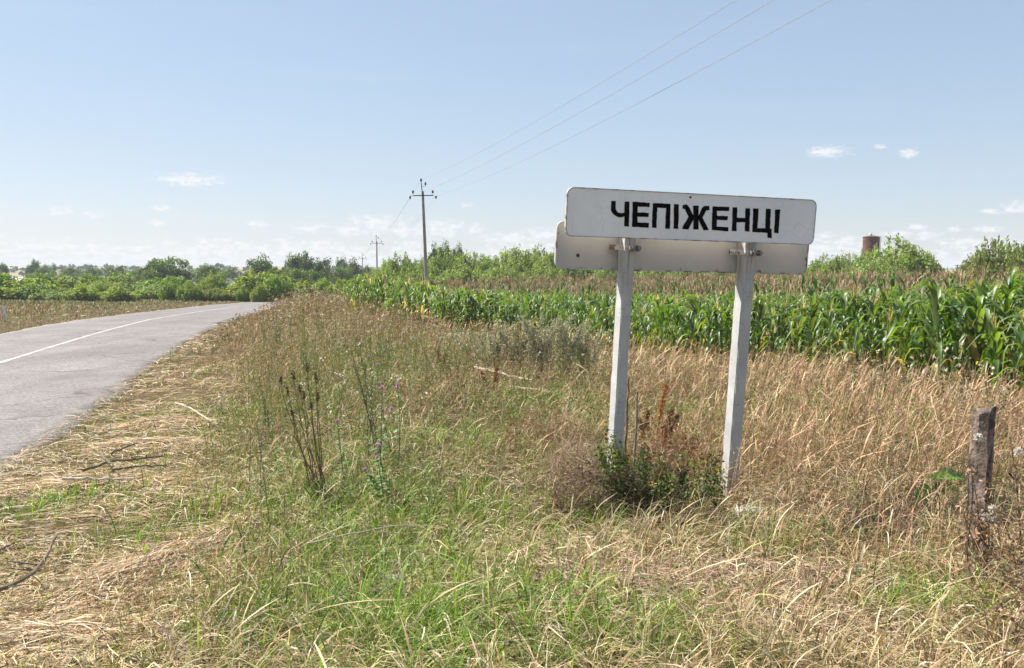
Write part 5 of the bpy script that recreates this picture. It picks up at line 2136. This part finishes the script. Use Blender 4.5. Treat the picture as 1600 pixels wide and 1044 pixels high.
wormwood(594, 745, [(534, 518), (548, 548), (562, 552)], 'three tall thin dark wormwood stems leaning together left of the thistles', dens=80)
wormwood(575, 740, [(570, 560), (582, 590)], 'pair of slim green wormwood stems just behind the thistles', (.17, .23, .09), 90)
wormwood(420, 690, [(405, 590), (412, 620), (418, 640)], 'small dark wormwood beside the mown strip', dens=80)
wormwood(600, 610, [(590, 520), (600, 530), (610, 545)], 'grey-green weed stems standing before the left end of the corn', (.26, .27, .15), 130)
wormwood(480, 600, [(470, 540), (476, 530), (488, 545)], 'olive weed on the verge behind the dock stems', (.26, .26, .13), 100)
wormwood(330, 560, [(342, 520), (350, 515), (352, 528)], 'weed leaning over the edge of the road', (.32, .26, .15), 100)
wormwood(660, 640, [(650, 570), (668, 560), (680, 580)], 'olive weed between the thistles and the grey mugwort', (.25, .25, .12), 100)
wormwood(720, 640, [(700, 570), (712, 556), (735, 570)], 'reddish brown weed left of the fallen branch', (.32, .18, .10), 100, stem=(.2, .1, .06))
wormwood(800, 610, [(775, 560), (790, 552), (812, 570)], 'reddish dry weed before the grey mugwort', (.34, .19, .11), 100, stem=(.2, .1, .06))
SILVER = (.43, .42, .28)
mug = [(770, 590, 505), (805, 592, 492), (840, 596, 488), (880, 596, 494), (915, 592, 500), (745, 575, 512), (860, 580, 492)]
for i, (bx, by, ty) in enumerate(mug):
    tp = [(bx + rng.uniform(-42, 42), ty + rng.uniform(0, 34)) for _ in range(15)]
    wormwood(bx, by, tp, 'silvery grey-green mugwort in the clump left of the sign, %s from the left' % ordw[sorted(m[0] for m in mug).index(bx)], SILVER, 260, .017, .06, 'mugwort', 'mugwort clump in front of the corn', (.36, .33, .23), r0=.004)
wormwood(1072, 560, [(1055, 520), (1066, 514), (1078, 512), (1090, 522), (1072, 530)], 'small silvery mugwort between the two sign posts', SILVER, 200, .02, .06, 'mugwort', 'mugwort clump in front of the corn', (.2, .19, .12))
wormwood(1330, 600, [(1322, 545), (1338, 540), (1350, 552)], 'grey-green weed at the corn edge right of the sign', (.26, .27, .14), 150, .02, .06)

# weeds under the sign
g = ground_at(1045, 815)
t = thing('flowering_weed', 'low dark green weed clump with yellow flowers between the sign posts', 'weed', g, 0)
sb, lb = MB(), MB()
tipsY = []
for i in range(80):
    tip = np.array([rng.uniform(-.58, .42), rng.uniform(-.30, .3), rng.uniform(.15, .52)])
    if tip[0] < -.3:
        tip[2] += .2
    b0 = np.array([tip[0] * .6, tip[1] * .6, -.02])
    P = bez(b0, (b0 + tip) / 2 + [rng.normal(0, .05), 0, .08], tip, 6)
    sb.add(*tube(P, np.linspace(.0035, .0015, 6), 4, False), (.10, .08, .04))
    m = 85
    q = rng.uniform(.1, 1, m)
    off = rng.normal(0, 1, (m, 3))
    cc = (.05, .09, .02) if rng.uniform() < .6 else ((.15, .19, .045) if rng.uniform() < .6 else (.16, .11, .06))
    lb.add(*leaf_cloud(along(P, q) + off * .028, nrm(off) + [0, 0, .8], .017, np.array(cc), .25, 1.6))
    tipsY.append(tip)
sb.build('stems', M_WEED, t)
lb.build('leaves', M_LEAF, t)
for i in rng.choice(80, 16, False):
    fb = MB()
    fb.add(*head(tipsY[i] + [0, 0, .01], .02, (.75, .50, .03), 14, spread=1.1))
    fb.build('flower', M_WEED, t)


def tangle(px, py, rx, ry, rz_, n, col, label, name='dead_weed', twig=.0022, leaves=0, lcol=(.2, .13, .08)):
    g = ground_at(px, py)
    t = thing(name, label, 'dead weed', g, 0, 'dead weeds round the sign')
    P0 = np.stack([rng.uniform(-rx, rx, n), rng.uniform(-ry, ry, n), rng.uniform(0, rz_, n)], 1)
    P0[:, 2] *= np.clip(1.1 - (P0[:, 0] / rx) ** 2, .2, 1)
    dr = nrm(rng.normal(0, 1, (n, 3)) * [1, 1, .7] + [0, 0, .35])
    L_ = rng.uniform(.05, .22, (n, 1))
    C = np.stack([P0, P0 + dr * L_ * .5 + rng.normal(0, .012, (n, 3)), P0 + dr * L_], 1)
    sd = nrm(np.cross(dr, rng.normal(0, 1, (n, 3))))[:, None]
    c = np.asarray(col) * (1 + rng.normal(0, .25, (n, 1)))
    mb = MB()
    mb.add(*ribbons(C, sd, np.tile(np.array([1, .8, .5]) * twig, (n, 1)), np.repeat(np.clip(c, .01, 1)[:, None], 3, 1)))
    mb.build('twigs', M_WEED, t)
    if leaves:
        mb = MB()
        q = P0[rng.integers(0, n, leaves)] + rng.normal(0, .03, (leaves, 3))
        mb.add(*leaf_cloud(q, rng.normal(0, 1, (leaves, 3)), .022, lcol, .25, 1.6))
        mb.build('withered_leaves', M_WEED, t)


tangle(945, 815, .42, .25, .42, 2000, (.17, .115, .085), 'dark brown tangle of dead twigs at the foot of the left post', leaves=260, lcol=(.13, .09, .06))
tangle(905, 760, .35, .3, .38, 1200, (.36, .27, .20), 'pale brown dead weed left of the left post', leaves=120, lcol=(.3, .22, .15))
tangle(1010, 770, .4, .4, .36, 1300, (.19, .12, .075), 'brown withered weed behind the yellow flowered clump', leaves=300, lcol=(.19, .10, .05))
tangle(1090, 835, .3, .2, .2, 500, (.16, .12, .08), 'small dead weed in front of the right post', leaves=120)
tangle(1575, 1030, .22, .2, .45, 300, (.22, .15, .10), 'dark dead creeper in front of the wooden stake', leaves=200, lcol=(.18, .11, .07))
tangle(1610, 960, .30, .3, .7, 600, (.42, .30, .20), 'reddish brown dead plant at the right picture edge', leaves=260, lcol=(.40, .27, .18))
tangle(850, 700, .5, .5, .35, 900, (.30, .19, .12), 'russet dead weed left of the sign', leaves=300, lcol=(.25, .14, .08))
tangle(1560, 720, .5, .6, .55, 1300, (.32, .21, .15), 'pinkish brown dead weeds behind the wooden stake', leaves=500, lcol=(.34, .22, .16))


def dry_dock(px, py, tops, label, col=(.34, .13, .05)):
    g = ground_at(px, py)
    t = thing('rusty_dock', label, 'weed', g, 0, 'rust coloured dock plants')
    for (hx, hy) in tops:
        tip = at_depth(hx, hy, g[1]) - g
        P = bez((0, 0, -.02), tip * [.4, .5, .6], tip, 8)
        mb = MB()
        mb.add(*tube(P, np.linspace(.006, .003, 8), 5, False), (.17, .08, .04))
        so = mb.build('stem', M_WEED, t)
        q = rng.uniform(.45, 1.0, 420)
        hb = MB()
        hb.add(*leaf_cloud(along(P, q) + rng.normal(0, 1, (420, 3)) * (.028 * (1.35 - q))[:, None], rng.normal(0, 1, (420, 3)), .015, np.array(col), .25, 1.3))
        hb.build('seed_head', M_WEED, so)['kind'] = 'stuff'


dry_dock(1022, 715, [(1041, 601)], 'rust orange dock spike between the sign posts', (.40, .15, .05))
dry_dock(1030, 725, [(1060, 648), (1050, 640)], 'brown dock with two spikes between the sign posts', (.22, .10, .05))
dry_dock(1050, 730, [(1072, 690), (1085, 700), (1035, 668)], 'low reddish dock with three spikes close to the right post', (.27, .12, .06))
tangle(1045, 745, .45, .4, .42, 900, (.27, .16, .09), 'russet dried weed mass between the two posts', leaves=600, lcol=(.30, .16, .08))
dry_dock(1005, 715, [(1012, 640), (1000, 655)], 'withered brown dock right of the left post', (.24, .12, .06))
dry_dock(690, 610, [(684, 545), (696, 552)], 'rusty dock in front of the left corn', (.30, .14, .07))
dry_dock(770, 640, [(752, 580), (776, 574)], 'rusty dock beside the fallen branch', (.28, .13, .07))

# sticks
M_STICK = noise_mat('grey_wood', (.16, .135, .115), (.30, .26, .22), 30, .9, bump=.3, bscale=90)
M_PALEWOOD = noise_mat('bleached_wood', (.38, .30, .22), (.55, .46, .36), 25, .85, bump=.3, bscale=80)
M_DARKWOOD = noise_mat('dark_branch', (.12, .09, .065), (.22, .17, .125), 25, .9, bump=.3, bscale=80)


def stick(pts, r, mat, label, depth=None, name='stick', lift=.02, twigs=0, group=None, cat='stick'):
    W_ = []
    for k_, q in enumerate(pts):
        if depth is None:
            p = ground_at(*q[:2])
            p = p + [0, 0, lift + (q[2] if len(q) > 2 else 0)]
        else:
            p = at_depth(q[0], q[1], depth)
        W_.append(p)
    W_ = np.array(W_)
    s = np.linspace(0, 1, len(W_))
    t_ = np.linspace(0, 1, 12)
    P = np.stack([np.interp(t_, s, W_[:, k]) for k in range(3)], 1)
    P += rng.normal(0, r * .35, P.shape)
    o0 = P[0].copy()
    mb = MB()
    mb.add(*tube(P - o0, np.linspace(r, r * .6, 12), 6))
    for i in range(twigs):
        p = P[rng.integers(2, 11)] - o0
        e = p + np.array([rng.normal(0, .12), rng.normal(0, .12), rng.uniform(.0, .08)])
        mb.add(*tube(np.array([p, (p + e) / 2 + rng.normal(0, .012, 3), e]), [r * .5, r * .35, r * .2], 4))
    o = mb.build(name, mat)
    o.location = [float(v) for v in o0]
    return tag(o, label, cat, group)


stick([(988, 770), (992, 700), (996, 610)], .013, M_STICK, 'upright grey wooden stick right of the left sign post', 7.35)
stick([(976, 740), (979, 650), (982, 590)], .012, M_DARKWOOD, 'thin dark stick leaning behind the left sign post', 7.45)
stick([(742, 597), (775, 606), (800, 614), (832, 622)], .022, M_PALEWOOD, 'pale fallen branch lying left of the sign', lift=.24, name='fallen_branch', twigs=5, cat='branch')
stick([(795, 628), (830, 634), (865, 640)], .016, M_PALEWOOD, 'shorter bleached branch end beside the pale fallen branch', lift=.22, name='fallen_branch', twigs=3, cat='branch')
stick([(100, 778), (150, 778), (212, 776)], .013, M_PALEWOOD, 'pale straight stick lowest of the twigs on the mown verge', lift=.15, group='twigs on the mown verge')
stick([(130, 768), (175, 752), (258, 744)], .014, M_DARKWOOD, 'long dark twig pointing right on the mown verge', lift=.17, twigs=3, group='twigs on the mown verge')
stick([(175, 765), (215, 758), (262, 757)], .011, M_DARKWOOD, 'short dark twig under the long one on the mown verge', lift=.16, twigs=2, group='twigs on the mown verge')
stick([(157, 737), (166, 750), (177, 763, .0)], .012, M_DARKWOOD, 'short twig slanting up on the mown verge', lift=.18, group='twigs on the mown verge')
stick([(175, 735), (195, 727), (214, 720)], .012, M_DARKWOOD, 'dark twig nearest the road on the mown verge', lift=.16, group='twigs on the mown verge')
stick([(-20, 980), (40, 950), (68, 925), (88, 875)], .014, M_DARKWOOD, 'crooked dead branch at the lower left corner', lift=.16, name='fallen_branch', twigs=5, cat='branch')
stick([(-20, 912), (10, 895), (24, 888)], .010, M_DARKWOOD, 'dark twig end at the left edge above the crooked branch', lift=.16)
stick([(275, 650), (300, 660), (332, 682)], .012, M_PALEWOOD, 'pale curved stalk lying on the hay', lift=.16, twigs=3)
stick([(480, 915), (560, 895), (620, 880), (680, 882)], .005, M_PALEWOOD, 'long pale straw lying across the front grass', lift=.24)
stick([(400, 1000), (430, 880), (402, 668)], .0035, M_STICK, 'thin upright dry stalk on the edge of the mown strip', 5.6)
stick([(408, 820), (407, 740), (409, 668)], .004, M_STICK, 'thin straight dry stalk left of the dock stems', 6.6)
stick([(388, 800), (390, 740), (392, 672)], .004, M_STICK, 'second thin straight stalk left of the dock stems', 6.7)

# wooden stake
M_STAKE = noise_mat('weathered_stake', (.09, .065, .052), (.27, .215, .18), 14, .95, 10, 1.0, 60, c2=(.06, .045, .037), s2=16, c2lo=.5)
gs = ground_at(1524, 925)
t = thing('wooden_stake', 'weathered grey wooden stake standing at the right among dry weeds', 'stake', gs, RAD(38))
mb = MB()
w_ = .046
H_ = (at_depth(1530, 640, gs[1]) - gs)[2]
lev = np.linspace(-.3, H_, 16)
V = []
sq = np.array([(-1, -1.15), (-.3, -1.25), (.7, -1.1), (1.05, -.4), (1, .9), (.2, 1.1), (-.8, 1.0), (-1.1, 0)]) * w_
for i, z in enumerate(lev):
    pp = sq * (1 + .04 * math.sin(i * 1.7)) + rng.normal(0, .0045, sq.shape)
    V.append(np.column_stack([pp + [.03 * z, .01 * z], np.full(8, z) + (rng.normal(0, .012, 8) if i == 15 else 0)]))
V = np.concatenate(V)
F = [(i * 8 + j, i * 8 + (j + 1) % 8, (i + 1) * 8 + (j + 1) % 8, (i + 1) * 8 + j) for i in range(15) for j in range(8)]
mb.add(V, [np.array(F), (15 * 8 + np.arange(8))[None]])
mb.build('shaft', M_STAKE, t)
for (a, r0_, z0_, z1_) in ((2.6, .064, .2, .75), (4.4, .066, .35, .85), (5.3, .067, .05, .6)):
    mb = MB()
    c, s = math.cos(a), math.sin(a)
    P = np.array([(c * r0_ + .03 * z, s * r0_ * 1.1 + .01 * z, z) for z in np.linspace(z0_, z1_, 6)])
    mb.add(*tube(P + rng.normal(0, .002, P.shape), [.002, .004, .005, .005, .004, .002], 4)).build('split', M_DARKWOOD, t)
# withered climber on the stake
g = gs
t = thing('withered_climber', 'withered brown climber with white seed puffs wound round the wooden stake', 'weed', gs, 0)
sb, lb = MB(), MB()
for i in range(9):
    tip = at_depth(1530 + rng.uniform(-50, 80), 640 + rng.uniform(0, 220), gs[1] - rng.uniform(.05, .3)) - gs
    b0 = np.array([rng.uniform(-.05, .3), -.15 + rng.normal(0, .08), -.02])
    P = bez(b0, (b0 + tip) / 2 + [rng.normal(0, .1), -.08, .1], tip, 9)
    sb.add(*tube(P, np.linspace(.005, .002, 9), 4, False), (.20, .12, .08))
    m = 70
    lb.add(*leaf_cloud(along(P, rng.uniform(.15, 1, m)) + rng.normal(0, .035, (m, 3)), rng.normal(0, 1, (m, 3)), .015, np.array((.34, .22, .14)) * rng.uniform(.5, 1.3), .3, 1.8))
sb.build('stems', M_WEED, t)
lb.build('withered_leaves', M_WEED, t)
for (hx, hy) in ((1552, 795), (1540, 808), (1560, 815), (1528, 684), (1591, 706), (1556, 812)):
    hb = MB()
    p = at_depth(hx, hy, gs[1] - .2) - gs
    hb.add(*head(p, .026, (.66, .63, .60), 140, (0, 0, .2), 1.0))
    hb.build('seed_puff', M_WEED, t)
# green leafy weed with broad leaves
def broadleaf(px, py, leaves_px, label, depth=None, col=(.17, .32, .05), name='broadleaf_weed', w=.6):
    g = ground_at(px, py)
    t = thing(name, label, 'weed', g, 0, 'green broad-leaved weeds')
    for (x0, y0, x1, y1) in leaves_px:
        a = at_depth(x0, y0, g[1]) - g
        b = at_depth(x1, y1, g[1] + rng.normal(0, .05)) - g
        d = b - a
        L_ = np.linalg.norm(d)
        mb = MB()
        V, F, c = strip_leaf(a, d + [0, -.3 * L_, .2 * L_], L_, L_ * w, np.array(col) * rng.uniform(.8, 1.2), 7, .2, fold=.35)
        mb.add(V, F, c)
        mb.build('leaf', M_LEAF, t, True)
    mb = MB()
    for (x0, y0, x1, y1) in leaves_px:
        a = at_depth(x0, y0, g[1]) - g
        mb.add(*tube(bez((0, 0, -.02), a * [.3, .3, .7], a, 6), .004, 4, False), (.13, .17, .06))
    mb.build('stem', M_WEED, t)


broadleaf(1466, 812, [(1455, 760, 1428, 784), (1462, 752, 1440, 744), (1470, 752, 1492, 770), (1468, 748, 1495, 744), (1463, 756, 1474, 778), (1460, 750, 1462, 735)], 'bright green broad-leaved weed left of the wooden stake')
broadleaf(222, 880, [(222, 868, 200, 862), (225, 866, 246, 858), (222, 862, 214, 846), (226, 862, 236, 842), (220, 868, 206, 876), (228, 868, 248, 874)], 'green leafy weed on the mown verge above the hay swath', w=.35)
broadleaf(85, 795, [(85, 784, 70, 776), (88, 783, 102, 774), (86, 782, 84, 770)], 'small green weed beside the twigs', w=.35)
broadleaf(1330, 850, [(1330, 838, 1308, 830), (1332, 836, 1352, 826), (1330, 834, 1326, 818), (1334, 838, 1356, 842)], 'green weed in the shade right of the right post', w=.4)
broadleaf(1590, 930, [(1588, 880, 1560, 890), (1590, 872, 1612, 860), (1585, 876, 1575, 855), (1592, 880, 1610, 896)], 'grey-green leafy weed at the right picture edge', col=(.13, .17, .09), w=.4)
broadleaf(610, 690, [(610, 680, 596, 672), (613, 678, 628, 668), (611, 676, 606, 662)], 'small green leafy weed among the thistles', w=.4)

# stones at the right post
M_STONE = noise_mat('pale_stone', (.42, .40, .36), (.60, .58, .54), 9, .9, bump=.8, bscale=25, c2=(.28, .25, .21), s2=12)


def stone(px, py, r, sq, label, seed):
    g = ground_at(px, py)
    V, F = ball((0, 0, 0), r, 12, 8, sq)
    n1_ = nrm(V)
    d = .22 * (fbm(n1_[:, 0] * 2.2 + seed, n1_[:, 1] * 2.2 + n1_[:, 2] * 1.7, seed) - .5) * 2
    V = V * (1 + d[:, None])
    o = MB().add(V, F).build('stone', M_STONE)
    o.location = (g[0], g[1], g[2] + r * sq[2] * .35)
    tag(o, label, 'stone', 'stones at the sign')


stone(1172, 812, .12, (1.3, .8, .62), 'largest pale stone at the foot of the right post', 3)
stone(1196, 822, .07, (1.2, .9, .7), 'small pale stone just right of the largest one', 5)
stone(1150, 822, .06, (1.1, .9, .6), 'small pale stone just left of the largest one', 8)
stone(610, 912, .07, (1.3, .9, .5), 'flat pale stone half sunk in the front grass', 12)

# white marker post across the road
M_MARK = noise_mat('white_marker', (.62, .60, .57), (.76, .74, .72), 6, .7, c2=(.3, .27, .24), s2=8)
p = at_depth(10, 505, 33)
gm_ = np.array([p[0], p[1], float(ground_z(p[0], p[1]))])
mb = MB()
mb.add(*prism(np.array([(-1, -1), (1, -1), (1, 1), (-1, 1)]) * .045, [(-.1, 1, 0, 0), (.50, .95, -.09, 0), (.58, .7, -.10, 0)]))
o = mb.build('marker_post', M_MARK)
o.location = [float(v) for v in gm_]
tag(o, 'leaning white marker post beyond the road at the left edge', 'marker post')

# hay swaths left by mowing
def hay(px, py, rx, ry, hgt, ang, n, label, spread=.42):
    g = ground_at(px, py)
    u, v = rng.normal(0, .5, n), rng.normal(0, .5, n)
    x = g[0] + u * rx * math.cos(ang) - v * ry * math.sin(ang)
    y = g[1] + u * rx * math.sin(ang) + v * ry * math.cos(ang)
    prof = np.exp(-(u ** 2 + v ** 2) * 1.3)
    z = ground_z(x, y) + .015 + hgt * prof * rng.uniform(.2, 1, n)
    a = ang + rng.normal(0, spread, n)
    L_ = rng.uniform(.12, .45, n)
    S = 4
    t = np.linspace(-.5, .5, S)
    C = np.empty((n, S, 3))
    bd = rng.normal(0, .4, n)
    C[..., 0] = x[:, None] + np.cos(a[:, None] + bd[:, None] * t) * L_[:, None] * t
    C[..., 1] = y[:, None] + np.sin(a[:, None] + bd[:, None] * t) * L_[:, None] * t
    C[..., 2] = z[:, None] - (L_ * .25)[:, None] * (t ** 2) + (rng.normal(0, .10, n) * L_)[:, None] * t
    sd = nrm(np.stack([-np.sin(a), np.cos(a), rng.normal(0, .6, n)], 1))[:, None]
    w = px_w(rng.uniform(.002, .0065, n), y, .6)
    return ribbons(C, sd, np.repeat((w * .5)[:, None], S, 1), np.repeat(pal(HAYC, n)[:, None], S, 1))


for (px, py, rx, ry, hg, an, n, lab) in ((245, 900, 1.05, .42, .11, 1.12, 6500, 'long swath of mown hay fanning across the lower left verge'),
                                         (160, 765, .75, .22, .10, .1, 2600, 'flat hay swath under the twigs on the verge'),
                                         (385, 830, .5, .2, .10, 1.0, 1500, 'dark end of the hay swath beside the green grass'),
                                         (60, 1015, .6, .2, .10, .1, 2200, 'hay swath in the lower left corner'),
                                         (270, 665, .6, .35, .10, .2, 2400, 'rumpled hay heap beside the bend of the road'),
                                         (235, 700, .6, .25, .08, .1, 1800, 'thin hay swath below the rumpled heap')):
    o = emit('hay', [hay(px, py, rx, ry, hg, an, n, lab)], M_DRY, lab, 'hay')

# a few long straws standing close to the camera
n = 70
x, y = scatter(n, 3.3, 6.0, .9, .6)
keep_ = road_dist(x, y) > ROAD_HW + 1.8
x, y = x[keep_], y[keep_]
n = len(x)
prof = np.array([.5, .48, .46, .44, .42, .4, .55, 1.5, 1.7, 1.5, .4])
emit('long_straw', [blades(x, y, rng.uniform(.35, .7, n), rng.uniform(.004, .0065, n), pal(OLV + STRAW, n), rng.uniform(.3, 1.0, n), 11, 2.0, pal(STRAW[:4], n), wind=(.4, .1), droop=.2, headw=prof)], M_DRY, 'long bleached straws arching over the front grass', 'grass')

# ------------------------------------------------------------------ air
HAZE = .00045
hz_m = bpy.data.materials.new('summer_haze')
hz_m.use_nodes = True
hn, hl = hz_m.node_tree.nodes, hz_m.node_tree.links
hn.remove(hn['Principled BSDF'])
pv = hn.new('ShaderNodeVolumePrincipled')
pv.inputs['Color'].default_value = (.86, .92, 1.0, 1)
pv.inputs['Density'].default_value = HAZE
hl.new(pv.outputs[0], hn['Material Output'].inputs['Volume'])
hb_ = MB().add(*box(-7400, 7400, -80, 9500, -6.5, 16)).build('haze', hz_m)
tag(hb_, 'thin summer haze over the whole landscape', 'haze', kind='stuff')
